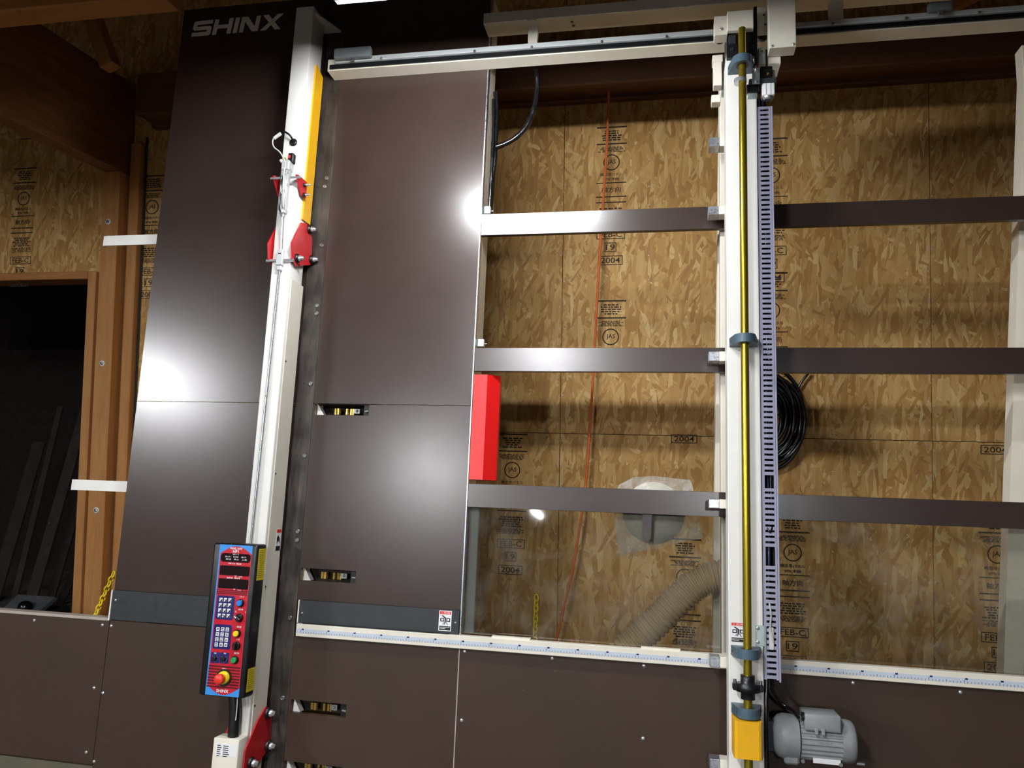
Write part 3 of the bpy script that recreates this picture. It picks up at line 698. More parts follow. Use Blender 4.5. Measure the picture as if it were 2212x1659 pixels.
# warning sticker
def sticker(thing, u0, u1, v0, v1, w, parent=None):
    o = thing.part('warning_sticker', MB().box(u0, u1, v0, v1, w, w + .0004), 'label_white', parent=parent, label='small danger sticker with red heading')
    W_, H = u1 - u0, v1 - v0; q = w + .0004
    def bx(a, b, c, d): return MB().box(u0 + a * W_, u0 + b * W_, v0 + c * H, v0 + d * H, q, q + .0003)
    def sub(n, m, mt):
        ob = thing.part(n, m, mt, parent=o if parent is None else parent); return ob
    sub('heading', bx(.06, .94, .82, .96), 'warn_red')
    sub('heading_text', MB().text('⚠', (u0 + .22 * W_, v0 + .89 * H, q + .0003), .10 * H, depth=.0002).text('危険', (u0 + .62 * W_, v0 + .89 * H, q + .0003), .10 * H, width=.5 * W_, depth=.0002), 'label_white')
    m = MB()
    def r(a, b, c, d): m.box(u0 + a * W_, u0 + b * W_, v0 + c * H, v0 + d * H, q, q + .0003)
    for a in (.12, .60):
        r(a, a + .3, .60, .64); r(a, a + .3, .46, .50); r(a, a + .07, .50, .60); r(a + .23, a + .3, .50, .60)
    m.prism([(u0 + .2 * W_, v0 + .76 * H), (u0 + .32 * W_, v0 + .77 * H), (u0 + .58 * W_, v0 + .64 * H), (u0 + .56 * W_, v0 + .44 * H), (u0 + .46 * W_, v0 + .44 * H), (u0 + .46 * W_, v0 + .62 * H)], q, q + .0003)
    for a, b in (((.44, .44), (.28, .32)), ((.50, .44), (.40, .30)), ((.56, .44), (.68, .30))):
        m.prism([(u0 + a[0] * W_, v0 + a[1] * H), (u0 + (a[0] + .06) * W_, v0 + a[1] * H), (u0 + (b[0] + .05) * W_, v0 + b[1] * H), (u0 + b[0] * W_, v0 + b[1] * H)], q, q + .0003)
    sub('pictogram', m, 'ink'); sub('notice', bx(.06, .94, .04, .24), 'ink')
    n2 = MB(); n2.box(u0 + .1 * W_, u0 + .88 * W_, v0 + .17 * H, v0 + .19 * H, q + .0003, q + .0005); n2.box(u0 + .1 * W_, u0 + .55 * W_, v0 + .11 * H, v0 + .13 * H, q + .0003, q + .0005); sub('notice_text', n2, 'label_white')
a = P(949, 1318, .003); b = P(974, 1364, .003)
sticker(saw, a[0], b[0], b[1], P(960, 1319, .003)[1], .003, parent=pr)
# grey tongue hanging from the lowest bar
tu = P(1398, 1120, -.03)[0]; tv = P(1398, 1170, -.03)[1]
saw.part('hanging_tongue', MB().prism([(tu - .014, tv + .012), (tu - .008, tv + .003), (tu, tv), (tu + .008, tv + .003), (tu + .013, tv + .012), (tu + .017, BARS[2][1] + .01), (tu - .017, BARS[2][1] + .01)], -.024, -.0225), 'brown_bar')

# ================================================================== clamp beam (the upright white column with its air cylinder)
CW0, CW1 = .045, .150                           # rear and front of the column
cu0 = P(590, 540, CW1)[0]; cu1 = cu0 + .077
ctop = P(660, 14, CW1)[1]
beam = Thing('clamp_beam', 'white upright clamp beam with red link plates and an air cylinder, left of the saw slot', 'clamp beam', (cu0, VB - .25, CW0))
col = beam.part('column', MB().box(cu0, cu1, VB - .15, ctop, CW0, CW1, .004, 2), 'white_paint')
beam.part('side_cover', MB().box(cu1, cu1 + .003, VB - .1, P(650, 600, CW1)[1], CW0 - .008, CW1 - .016, .001), 'cream_paint', label='cream cover plate on the side of the column')
for px, py in ((582, 1266), (640, 790), (604, 1024), (560, 1520)):
    v, w = Qu(px, py, cu1 + .003); beam.part('screw', MB().lathe((cu1 + .003, v, CW1 - .025), (1, 0, 0), [(0, .004), (.002, .003)], 8), 'dark_bolt', parent=col)
yv1 = Qu(684, 140, cu1 + .006)[0]; yv0 = Qu(664, 482, cu1 + .006)[0]
beam.part('yellow_strip', MB().prism([(yv0, CW0 - .012), (yv1 - .02, CW0 - .012), (yv1, CW1 - .052), (yv0, CW1 - .052)], cu1, cu1 + .007, 'vw'), 'yellow_paint')
for f in (.25, .75):
    v = yv0 + (yv1 - yv0) * f; beam.part('rivet', MB().lathe((cu1 + .007, v, CW0 + .02), (1, 0, 0), [(0, .003), (.0015, .002)], 8), 'yellow_paint', parent=col)
# top plate that ties the column to the boards
pv = P(738, 71, .0)[1]; pu = P(738, 71, .0)[0]
beam.part('top_plate', MB().prism([(CW1 - .01, cu0 + .01), (CW1 - .01, cu1), (.012, pu), (.002, pu), (.002, cu0 + .01)], pv, pv + .006, 'wu'), 'cream_paint')
beam.part('foot_block', MB().box(cu0 + .008, cu1 - .008, -1.245, VB - .15, CW0 + .01, CW1 - .02, .003), 'grey_paint')
# red link plates, in the side planes of the column
def side_plate(pix, u, t, name='link_plate'):
    return beam.part(name, MB().prism([Qu(x, y, u) for x, y in pix], u - t / 2, u + t / 2, 'vw'), 'red_paint')
ur_ = cu1 + .010; ul_ = cu0 - .008
BIG = [(650, 481), (662, 483), (673, 512), (672, 572), (639, 575), (630, 559), (629, 524)]
side_plate(BIG, ur_, .005)
bigvw = [Qu(x, y, ur_) for x, y in BIG]
beam.part('link_plate', MB().prism(bigvw, ul_ - .0025, ul_ + .0025, 'vw'), 'red_paint')
def dome_bolt(px, py, u, r=.0175):
    v, w = Qu(px, py, u); o = beam.part('knob_bolt', MB().lathe((u, v, w), (1, 0, 0), [(0, r), (.006, r), (.010, r * .7)], 14), 'black_plastic')
    beam.part('nut', MB().lathe((u + .010, v, w), (1, 0, 0), [(0, r * .62), (.007, r * .62), (.010, r * .45), (.018, r * .40), (.019, 0)], 10), 'chrome', parent=o)
for px, py in ((668, 496), (672, 561), (641, 558)): dome_bolt(px, py, ur_ + .003)
SM = [(639, 377), (643, 377), (662, 394), (660, 428), (650, 422)]
side_plate(SM, ur_, .005); smvw = [Qu(x, y, ur_) for x, y in SM]
beam.part('link_plate', MB().prism(smvw, ul_ - .0025, ul_ + .0025, 'vw'), 'red_paint')
for px, py in ((656, 400), (655, 421)): dome_bolt(px, py, ur_ + .002, .008)
LO = [(574, 1527), (586, 1533), (583, 1612), (552, 1655), (535, 1680), (524, 1668), (529, 1622), (557, 1555)]
side_plate(LO, ur_, .005)
beam.part('link_plate', MB().prism([Qu(x, y, ur_) for x, y in LO], ul_ - .0025, ul_ + .0025, 'vw'), 'red_paint')
for px, py in ((578, 1540), (578, 1611), (541, 1648)): dome_bolt(px, py, ur_ + .003, .020)
# pins, cylinder, rod
cm = (cu0 + cu1) / 2
v1_, w1_ = Qu(641, 383, ur_); v2_, w2_ = Qu(632, 562, ur_)
beam.part('pivot_pin', MB().cyl((ul_ - .012, v1_, w1_), (ur_ + .014, v1_, w1_), .005, n=12), 'chrome')
beam.part('pivot_pin', MB().cyl((ul_ - .012, v2_, w2_), (ur_ + .004, v2_, w2_), .006, n=12), 'chrome')
wc = (w1_ + w2_) / 2; cu = P(617, 400, w1_)[0]
ctv = P(617, 352, w1_)[1]; cbv = P(612, 462, w1_)[1]
cyl = beam.part('air_cylinder', MB().lathe((cu, cbv, w1_), (0, 1, 0), [(0, .014), (.003, .0165), (.012, .0165), (.013, .0145), (.10, .0145), (ctv - cbv - .05, .0145), (ctv - cbv - .049, .0165), (ctv - cbv, .0165)], 20), 'bright_silver', label='chrome air cylinder')
beam.part('valve_block', MB().box(cu - .016, cu + .016, P(616, 371, w1_)[1], P(616, 350, w1_)[1], w1_ - .018, w1_ + .019, .003), 'bright_silver', parent=cyl)
beam.part('switch', MB().box(cu + .0, cu + .022, P(620, 352, w1_)[1], P(620, 331, w1_)[1], w1_ - .02, w1_ + .004, .003), 'black_plastic', parent=cyl)
beam.part('switch_mark', MB().box(cu + .002, cu + .012, P(617, 343, w1_)[1], P(617, 337, w1_)[1], w1_ + .004, w1_ + .006), 'warn_red', parent=cyl)
beam.part('fitting', MB().cyl((cu - .010, P(608, 358, w1_)[1], w1_ + .008), (cu - .022, P(603, 350, w1_)[1], w1_ + .018), .0055, n=10), 'wire_white', parent=cyl)
beam.part('fitting', MB().cyl((cu - .004, P(610, 352, w1_)[1], w1_ + .01), (cu - .006, P(610, 345, w1_)[1], w1_ + .016), .004, n=8), 'gold', parent=cyl)
beam.part('tie_rod', MB().cyl((cu - .012, cbv, w1_ + .012), (cu - .012, ctv - .03, w1_ + .012), .002, n=6).cyl((cu + .012, cbv, w1_ + .012), (cu + .012, ctv - .03, w1_ + .012), .002, n=6), 'zinc', parent=cyl)
beam.part('cable_ring', MB().tube([(cu + .001 + .009 * math.cos(t), P(616, 417, w1_)[1] + .010 * math.sin(t), w1_ + .017) for t in [i * math.pi / 6 for i in range(13)]], .002, 6, 2), 'wire_white', parent=cyl)
clu, clv = P(606, 562, w2_); vtop = P(606, 541, w2_)[1]; vbot = P(606, 583, w2_)[1]
beam.part('piston_rod', MB().cyl((cu, cbv, w1_), (clu, vtop, w2_), .0055, n=12).lathe((cu, cbv + .002, w1_), (0, -1, 0), [(0, .009), (.014, .009)], 12), 'chrome')
clv_o = beam.part('clevis', MB().box(clu - .013, clu + .013, vbot + .016, vtop, w2_ - .012, w2_ + .012, .002).box(clu - .010, clu + .010, vbot - .004, vbot + .016, w2_ - .008, w2_ + .010, .003), 'bright_silver')
beam.part('slot_mark', MB().box(clu - .006, clu + .006, P(606, 551, w2_)[1], P(606, 548.5, w2_)[1], w2_ + .0118, w2_ + .0124), 'ink', parent=clv_o)
eu, ev = P(541, 1180, CW1 + .012)
beam.part('push_rod', MB().cyl((clu, vbot, w2_), (eu, ev - .1, CW1 + .014), .0045, n=10), 'zinc')
# cable from the grommet to the cylinder
gu, gv = P(634, 308, CW1); beam.part('grommet', MB().lathe((gu, gv, CW1), (0, 0, 1), [(0, .016), (.004, .0155), (.007, .011), (.006, .004)], 18), 'black_plastic')
cpts = [(634, 306), (626, 292), (612, 284), (600, 288), (592, 297)]
beam.part('cable', MB().tube([P(*p, CW1 + .004 + .018 * (i > 0)) + (CW1 + .004 + .018 * (i > 0),) for i, p in enumerate(cpts)], .004, 8), 'black_cable')
wp = [(592, 297), (589, 306), (592, 318), (604, 328), (613, 343), (616, 356), (613, 375), (612, 400), (611, 430), (612, 448)]
beam.part('cable', MB().tube([P(*p, w1_ + .018) + (w1_ + .018,) for p in wp], .0026, 8), 'wire_white')
a = P(591, 298, w1_ + .022); b = P(606, 287, w1_ + .022); beam.part('cable_tie', MB().cyl(a + (w1_ + .018,), b + (w1_ + .018,), .0065, n=8), 'wire_white')
wp = [(617, 356), (614, 376), (606, 400), (604, 430), (603, 446), (606, 458)]
beam.part('cable', MB().tube([P(*p, w1_ + .016) + (w1_ + .016,) for p in wp], .0022, 8), 'black_cable')
# sticker on the column side, name plate box at the bottom
v1s, ws = Qu(617, 1143, cu1 + .0035); v0s, _ = Qu(611, 1188, cu1 + .0035)
so = beam.part('warning_sticker', MB().box(cu1 + .003, cu1 + .0036, v0s, v1s, CW0 + .0, CW0 + .032), 'label_white')
beam.part('heading', MB().box(cu1 + .0036, cu1 + .004, v1s - .012, v1s, CW0 + .0, CW0 + .032), 'warn_red', parent=so)
beam.part('notice', MB().box(cu1 + .0036, cu1 + .004, v0s, v0s + .016, CW0 + .0, CW0 + .032), 'ink', parent=so)
beam.part('pictogram', MB().prism([(v0s + .025, CW0 + .004), (v0s + .045, CW0 + .008), (v0s + .055, CW0 + .02), (v0s + .045, CW0 + .028), (v0s + .024, CW0 + .026), (v0s + .036, CW0 + .016)], cu1 + .0036, cu1 + .004, 'vw'), 'ink', parent=so)
wb = CW1 + .06
a = P(462, 1593, wb); b = P(517, 1593, wb)
nb = beam.part('plate_box', MB().box(a[0], b[0], VB - .1, a[1], CW1 + .001, wb, .003, 2), 'cream_paint', label='cream box with a printed data plate')
c = P(467, 1602, wb); d = P(516, 1633, wb)
beam.part('data_plate', MB().box(c[0] + .002, b[0] - .004, P(490, 1634, wb)[1], c[1] - .004, wb, wb + .0006), 'label_white', parent=nb)
tm = MB(); random.seed(11)
for i in range(6):
    vv = c[1] - .012 - i * .0065; tm.box(c[0] + .006, c[0] + .006 + random.uniform(.010, .016), vv, vv + .0028, wb + .0006, wb + .0009); tm.box(c[0] + .028, c[0] + .028 + random.uniform(.012, .026), vv, vv + .0028, wb + .0006, wb + .0009)
beam.part('data_plate_text', tm, 'ink', parent=nb)
pc = P(507, 1550, CW1 + .03); 
beam.part('black_conduit', MB().tube([P(505, 1500, CW1 + .03) + (CW1 + .03,), P(507, 1540, CW1 + .03) + (CW1 + .03,), P(503, 1600, CW1 + .03) + (CW1 + .03,)], .019, 12), 'black_plastic')
beam.part('cable', MB().tube([P(513, 1508, CW1 + .05) + (CW1 + .05,), P(512, 1530, CW1 + .05) + (CW1 + .05,), P(509, 1556, CW1 + .05) + (CW1 + .05,)], .002, 6), 'wire_white')

# ================================================================== control box
BW0, BW1 = CW1 + .004, CW1 + .070
k8 = .2412
def c8(x, y): return P(400 + x * k8, 1150 + y * k8, BW1)
bl = c8(220, 780)[0]; br = c8(588, 780)[0]
tl8, tr8, bl8, br8 = c8(315, 108), c8(607, 120), c8(178, 1450), c8(480, 1478)
pl0 = (tl8[0] + bl8[0]) / 2; pr0 = (tr8[0] + br8[0]) / 2; pv1 = (tl8[1] + tr8[1]) / 2; pv0 = (bl8[1] + br8[1]) / 2
bl = P(445, 1335, BW1)[0]; br = P(542, 1340, BW1)[0]
box = Thing('control_box', 'black control box with a red and blue button panel, mounted on the clamp beam', 'control box', (pl0, pv0, BW0))
case = box.part('case', MB().box(bl, br, pv0 - .004, pv1 + .005, BW0, BW1, .008, 2), 'black_plastic')
q0 = BW1
face = box.part('face_plate', MB().box(pl0, pr0, pv0, pv1, q0 - .001, q0 + .0012), 'decal_blue', label='bright blue face plate')
PW, PH = pr0 - pl0, pv1 - pv0
z1 = q0 + .0012
# red field with arched ends
a0 = pl0 + PW * .045; pts = []
n = 14
for i in range(n + 1):
    t = i / n; pts.append((a0 + (pr0 - a0) * t, pv1 - .030 + .026 * math.sin(math.pi * t)))
for i in range(n + 1):
    t = 1 - i / n; pts.append((a0 + (pr0 - a0) * t, pv0 + .030 - .026 * math.sin(math.pi * t)))
box.part('red_field', MB().prism(pts, z1, z1 + .0004), 'decal_red', parent=face)
z2 = z1 + .0004
def rrect(x0, x1, y0, y1, r=.004):
    a = c8(x0, (y0 + y1) / 2)[0]; b = c8(x1, (y0 + y1) / 2)[0]; t = c8((x0 + x1) / 2, y0)[1]; d = c8((x0 + x1) / 2, y1)[1]
    pts = []
    for (cx_, cy_, s) in ((b - r, t - r, 0), (a + r, t - r, 1), (a + r, d + r, 2), (b - r, d + r, 3)):
        for i in range(4):
            th = math.pi / 2 * (s + i / 3); pts.append((cx_ + r * math.cos(th), cy_ + r * math.sin(th)))
    return pts
def field(name, x0, x1, y0, y1, mat, z=None, h=.0005, r=.004): return box.part(name, MB().prism(rrect(x0, x1, y0, y1, r), z or z2, (z or z2) + h), mat, parent=face)
field('indicator_field', 322, 588, 190, 268, 'display', r=.010); field('display_window', 312, 580, 300, 388, 'display'); field('display_window', 299, 568, 416, 506, 'display')
tx = MB()
def t8(s, x, y, h, w=None, bold=.012): 
    c = c8(x, y); tx.text(s, (c[0], c[1], z2 + .0006), h, width=w, depth=.0003, bold=bold)
t8('PANEL SAW', 462, 145, .0075, .045, .02); t8('HP1', 457, 172, .0105, None, .02); t8('SHINX', 336, 1419, .0105, .045, .025)
t8('動作モード', 458, 198, .0045); t8('原点   切断   送り', 455, 220, .005, .08, 0); t8('原点   停止   上昇', 462, 243, .005, .08, .005)
t8('切断寸法   現在値', 447, 280, .0055, .05); t8('設定値   現在値', 436, 409, .0055, .05)
t8('▽   mm', 480, 395, .005, .03); t8('▽   mm', 468, 514, .005, .03)
t8('スタート', 512, 577, .0055, .016); t8('O', 458, 709, .006); t8('I', 541, 714, .006); t8('自動手動', 500, 690, .0055, .018); t8('鋸盤', 487, 846, .006, .018); t8('入 切', 476, 958, .0055, .012); t8('運転準備', 463, 1081, .0055, .018); t8('非常停止', 355, 1221, .0055, .016)
t8('速度', 273, 1081, .0045); t8('速度', 360, 1083, .0045)
box.part('face_lettering', tx, 'label_white', parent=face)
for i in range(3): field('dark_stripe', 285 - i * 1.5, 561 - i * 1.5, 517 + i * 15, 525 + i * 15, 'decal_dark', r=.0005)
for i in range(8): field('dark_stripe', 214 - i * 3, 499 - i * 3, 1197 + i * 26, 1210 + i * 26, 'decal_dark', r=.0005)
field('keypad', 280, 440, 566, 782, 'decal_navy', r=.006); field('keypad', 255, 413, 824, 1046, 'decal_navy', r=.006); field('dial_field', 233, 312, 1072, 1170, 'decal_navy', r=.003); field('dial_field', 314, 394, 1076, 1174, 'decal_navy', r=.003)
kt = MB()
keys = ['789', '456', '123', '0.C']
for r_ in range(4):
    for c_ in range(3):
        x, y = 324 + 40 * c_ - 5 * r_, 602 + 47 * r_ + 2 * c_; ctr = c8(x, y)
        box.part('key', MB().box(ctr[0] - .0058, ctr[0] + .0058, ctr[1] - .0062, ctr[1] + .0062, z2, z2 + .0014, .0004), 'label_white', parent=face)
        kt.prism([(ctr[0] + .0054, ctr[1] + .004), (ctr[0] + .0054, ctr[1] - .0058), (ctr[0] - .003, ctr[1] - .0058)], z2 + .0014, z2 + .0016)
        kt.text(keys[r_][c_], (ctr[0] - .002, ctr[1] + .0012, z2 + .0016), .005, depth=.0002)
        x, y = 297 + 42 * c_ - 5 * r_, 865 + 46 * r_ + 2 * c_; ctr = c8(x, y)
        box.part('key', MB().box(ctr[0] - .0062, ctr[0] + .0062, ctr[1] - .0064, ctr[1] + .0064, z2, z2 + .0014, .0004), 'label_white', parent=face)
        for q in range(2): kt.box(ctr[0] - .004, ctr[0] + .004, ctr[1] - .0035 + q * .0045, ctr[1] - .0012 + q * .0045, z2 + .0014, z2 + .0016)
box.part('key_print', kt, 'ink', parent=face)
dl = MB()
for x, y in ((268, 1128), (350, 1132)):
    c = c8(x, y); o = box.part('dial', MB().lathe((c[0], c[1], z2), (0, 0, 1), [(0, .0085), (.010, .0078), (.011, .006)], 14), 'black_plastic', parent=face)
    for i in range(11):
        th = math.radians(-220 + i * 26); dl.box(c[0] + .0105 * math.cos(th) - .0006, c[0] + .0105 * math.cos(th) + .0006, c[1] + .0105 * math.sin(th) - .0006, c[1] + .0105 * math.sin(th) + .0006, z2 + .0005, z2 + .0007)
box.part('dial_marks', dl, 'label_white', parent=face)
for x, y, mt in ((500, 632, 'button_blue'), (470, 904, 'button_yellow'), (450, 1140, 'button_green')):
    c = c8(x, y); o = box.part('push_button', MB().lathe((c[0], c[1], z2), (0, 0, 1), [(0, .0135), (.007, .013), (.009, .011)], 20), 'black_plastic')
    box.part('button_cap', MB().lathe((c[0], c[1], z2 + .007), (0, 0, 1), [(0, .0100), (.006, .0100), (.0075, .0085)], 20), mt, parent=o)
for x, y, ang in ((488, 764, 55), (464, 1015, 0)):
    c = c8(x, y); o = box.part('selector_knob', MB().lathe((c[0], c[1], z2), (0, 0, 1), [(0, .0145), (.006, .0140), (.008, .012)], 20), 'black_plastic')
    mb = MB().box(-.0045, .0045, -.012, .012, 0, .012, .0015); a_ = math.radians(ang)
    for p in mb.v: p.x, p.y, p.z = c[0] + p.x * math.cos(a_) - p.y * math.sin(a_), c[1] + p.x * math.sin(a_) + p.y * math.cos(a_), z2 + .008 + p.z
    box.part('grip', mb, 'black_plastic', parent=o)
    if ang:
        mb = MB().box(-.0015, .0015, .002, .0115, .0118, .0126)
        for p in mb.v: p.x, p.y, p.z = c[0] + p.x * math.cos(a_) - p.y * math.sin(a_), c[1] + p.x * math.sin(a_) + p.y * math.cos(a_), z2 + .008 + p.z
        box.part('pointer', mb, 'label_white', parent=o)
c = c8(350, 1300)
es = box.part('emergency_stop', MB().lathe((c[0], c[1], z2), (0, 0, 1), [(0, .0285), (.002, .028)], 28), 'black_plastic')
c2 = c8(352, 1298)
box.part('collar', MB().lathe((c2[0], c2[1], z2 + .002), (0, 0, 1), [(0, .0215), (.008, .021), (.012, .015)], 24), 'button_yellow', parent=es)
box.part('mushroom_head', MB().lathe((c2[0], c2[1], z2 + .012), (0, 0, 1), [(0, .009), (.010, .009), (.012, .0165), (.024, .017), (.028, .014), (.0285, 0)], 24), 'button_red', parent=es)
for (xa_, ya_), (xb_, yb_) in (((667, 147), (640, 432)), ((566, 1225), (546, 1435))):
    va = Qu(400 + xa_ * k8, 1150 + ya_ * k8, br)[0]; vb_ = Qu(400 + xb_ * k8, 1150 + yb_ * k8, br)[0]
    o = box.part('yellow_label', MB().box(br, br + .0006, vb_, va, BW0 + .006, BW1 - .012), 'label_yellow')
    lm = MB(); v = va - .006; random.seed(5)
    while v > vb_ + .005: lm.box(br + .0006, br + .0008, v - .0012, v, BW0 + .010 + random.uniform(0, .01), BW1 - .016); v -= .0065
    box.part('label_text', lm, 'ink', parent=o)

# ================================================================== stop carriage (the upright with the brass shaft, runs along the rail)
GW0, GW1 = .088, .180
gu0 = P(1569.5, 480, GW1)[0]; gu1 = P(1638, 480, GW1)[0]
gt = P(1600, 122, GW1)[1]
car = Thing('stop_carriage', 'white upright stop carriage with a long brass shaft, slotted cable duct and grey gear motor', 'carriage', (gu0, VB - .25, GW0))
post_ = car.part('upright', MB().box(gu0, gu1, VB - .18, gt, GW0, GW1, .002), 'white_paint')
car.part('base_shoe', MB().box(gu0 + .01, gu1 - .01, -1.246, VB - .18, GW0 + .01, GW1 - .01, .003), 'grey_paint')
RW = .232; ru = P(1609, 760, RW)[0]; RR = .0128
rt = P(1600, 62, RW)[1]
car.part('shaft', MB().cyl((ru, VB - .16, RW), (ru, rt, RW), RR, n=24), 'brass', label='long olive brass shaft')
def pillow(py):
    v = P(1608, py, RW)[1]; n = 16; R = .034; pts = []
    for i in range(n + 1):
        th = -math.pi / 2 + math.pi * i / n; pts.append((RW + R * math.cos(th), ru + R * math.sin(th)))
    pts += [(GW1 + .016, ru + .042), (GW1, ru + .044), (GW1, ru - .044), (GW1 + .016, ru - .042)]
    pts = pts[:n + 1] + pts[n + 1:]
    o = car.part('pillow_block', MB().prism(pts, v - .014, v + .014, 'wu'), 'bearing_blue')
    for q in (-.0145, .0125): car.part('bearing_race', MB().lathe((ru, v + q, RW), (0, 1, 0), [(0, .021), (.002, .021)], 20), 'black_metal', parent=o)
    for s in (-1, 1): car.part('bolt', MB().lathe((ru + s * .038, v, GW1 + .014), (0, 0, 1), [(0, .006), (.006, .006)], 6, False), 'dark_bolt', parent=o)
for py in (134, 733, 1411, 1538): pillow(py)
v = P(1597, 176, RW)[1]; car.part('shaft_collar', MB().lathe((ru - .007, v - .007, RW), (0, 1, 0), [(0, .021), (.014, .021)], 24), 'chrome')
v = P(1614, 1484, RW)[1]
cp = car.part('coupling', MB().lathe((ru, v - .034, RW), (0, 1, 0), [(0, .021), (.022, .021), (.0225, .036), (.044, .036), (.0445, .021), (.068, .021)], 20).box(ru - .044, ru + .044, v - .01, v + .01, RW - .014, RW + .014, .003), 'black_metal')
for s in (-1, 1): car.part('bolt', MB().cyl((ru + s * .037, v + .009, RW), (ru + s * .037, v + .020, RW), .005, n=8), 'steel_bolt', parent=cp)
a = P(1586, 1600, .275); b = P(1648, 1600, .275); v1 = P(1617, 1560, .275)[1]; v0 = P(1617, 1642, .275)[1]
yp = [(GW1, a[0]), (.262, a[0]), (.269, a[0] + .003), (.272, a[0] + .010), (.272, b[0] - .010), (.269, b[0] - .003), (.262, b[0]), (GW1, b[0])]
car.part('yellow_cover', MB().prism(yp, v0, v1, 'wu'), 'yellow_paint')
# top of the carriage
def cbox(name, x0, x1, y0, y1, w, dw, mat, bev=.002, parent=None):
    xm_, ym_ = (x0 + x1) / 2, (y0 + y1) / 2
    return car.part(name, MB().box(P(x0, ym_, w)[0], P(x1, ym_, w)[0], P(xm_, y1, w)[1], P(xm_, y0, w)[1], w - dw, w, bev), mat, parent=parent)
blk = cbox('bearing_housing', 1570, 1636, 56, 122, .20, .11, 'black_metal')
cbox('recess_step', 1574, 1590, 74, 94, .206, .02, 'charcoal', parent=blk)
for px, py in ((1581, 107), (1626, 102), (1594, 72)):
    u, v = P(px, py, .20); car.part('bolt', MB().lathe((u, v, .20), (0, 0, 1), [(0, .007), (.004, .007), (.0045, .004), (.002, .0035)], 10), 'dark_bolt', parent=blk)
cv = cbox('top_cover', 1571, 1628, 22, 64, .225, .02, 'cream_paint')
cb_ = cbox('side_cover', 1543, 1572, 34, 75, .215, .05, 'cream_paint')
for px, py, w, pa in ((1558, 63, .215, cb_),):
    u, v = P(px, py, w); car.part('screw', MB().lathe((u, v, w), (0, 0, 1), [(0, .006), (.003, .005), (.0035, .002)], 10), 'chrome', parent=pa)
mp = cbox('mount_plate', 1634, 1664, 14, 70, .16, .02, 'cream_paint')
for px, py in ((1650, 32), (1653, 53)):
    u, v = P(px, py, .16); car.part('hole', MB().lathe((u, v, .16), (0, 0, 1), [(0, .004), (.0006, .004)], 10), 'dark_bolt', parent=mp)
for px, py in ((1556, 83), (1650, 77)):
    u, v = P(px, py, .13); o = car.part('guide_wheel', MB().lathe((u, v + .012, .10), (0, 0, 1), [(0, .016), (.02, .016), (.024, .010)], 16), 'black_metal'); car.part('axle', MB().lathe((u, v + .012, .124), (0, 0, 1), [(0, .007), (.010, .006)], 8), 'zinc', parent=o)
jb = cbox('junction_box', 1661, 1719, -24, 102, .225, .055, 'cream_paint', .0015)
for px, py in ((1668, 103), (1714, 99)):
    u, v = P(px, py - 1, .225); car.part('screw', MB().lathe((u, v + .004, .225), (0, 0, 1), [(0, .005), (.003, .004), (.0035, .001)], 10), 'chrome', parent=jb)
a = P(1661, 110, .19); b = P(1688, 118, .19); c = P(1678, 165, .17)
car.part('box_bracket', MB().prism([(a[0], a[1] + .02), (b[0], b[1] + .03), (b[0], b[1] - .02), (c[0], c[1]), (c[0] - .03, c[1]), (a[0], a[1] - .06)], .15, .168), 'cream_paint')
cbox('strap', 1629, 1636, 14, 135, .205, .02, 'black_plastic', .001)
cbox('wheel_bracket', 1638, 1654, 102, 140, .15, .02, 'zinc_plate')
u, v = P(1647, 111, .15); car.part('bolt', MB().lathe((u, v, .15), (0, 0, 1), [(0, .006), (.004, .005)], 10), 'chrome')
cbox('cover_strip', 1541, 1559.5, 133, 184, .10, .04, 'cream_paint'); cbox('cover_strip', 1537, 1557, 204, 220, .085, .04, 'cream_paint')
cbox('guide_bar', 1559, 1568, 118, 205, .07, .02, 'zinc'); cbox('guide_bar', 1539, 1562, 118, 134, .085, .04, 'cream_paint')
cbox('sensor_plate', 1625, 1641.5, 146, 181, .215, .006, 'aluminium', .001)
for py in (151, 176):
    u, v = P(1633, py, .215); car.part('screw', MB().lathe((u, v, .215), (0, 0, 1), [(0, .0058), (.004, .005), (.006, .002)], 10), 'chrome')
cbox('sensor_block', 1642, 1669, 142, 167, .20, .03, 'black_plastic', .003); cbox('sensor_bar', 1618, 1678, 168, 180, .205, .03, 'charcoal')
cbox('sensor_bar', 1613, 1640, 181, 198, .20, .02, 'black_plastic'); cbox('small_plate', 1615, 1636, 198, 211, .19, .009, 'zinc_plate', .001)
u, v = P(1659, 160, .20); car.part('screw', MB().lathe((u, v, .20), (0, 0, 1), [(0, .005), (.004, .004)], 10), 'gold')
u, v0_ = P(1660, 211, .20); v1_ = P(1660, 180, .20)[1]
pc = car.part('pneumatic_body', MB().box(u - .021, u + .021, v0_ + .008, v1_, .165, .205, .004, 2), 'label_white')
car.part('end_cap', MB().lathe((u, v0_ - .002, .185), (0, 1, 0), [(0, .014), (.006, .019), (.014, .019)], 16), 'zinc', parent=pc)
for s in (-.0075, .0075): car.part('groove', MB().box(u + s - .0012, u + s + .0012, v0_ + .01, v1_ - .001, .2045, .2056), 'grey_paint', parent=pc)
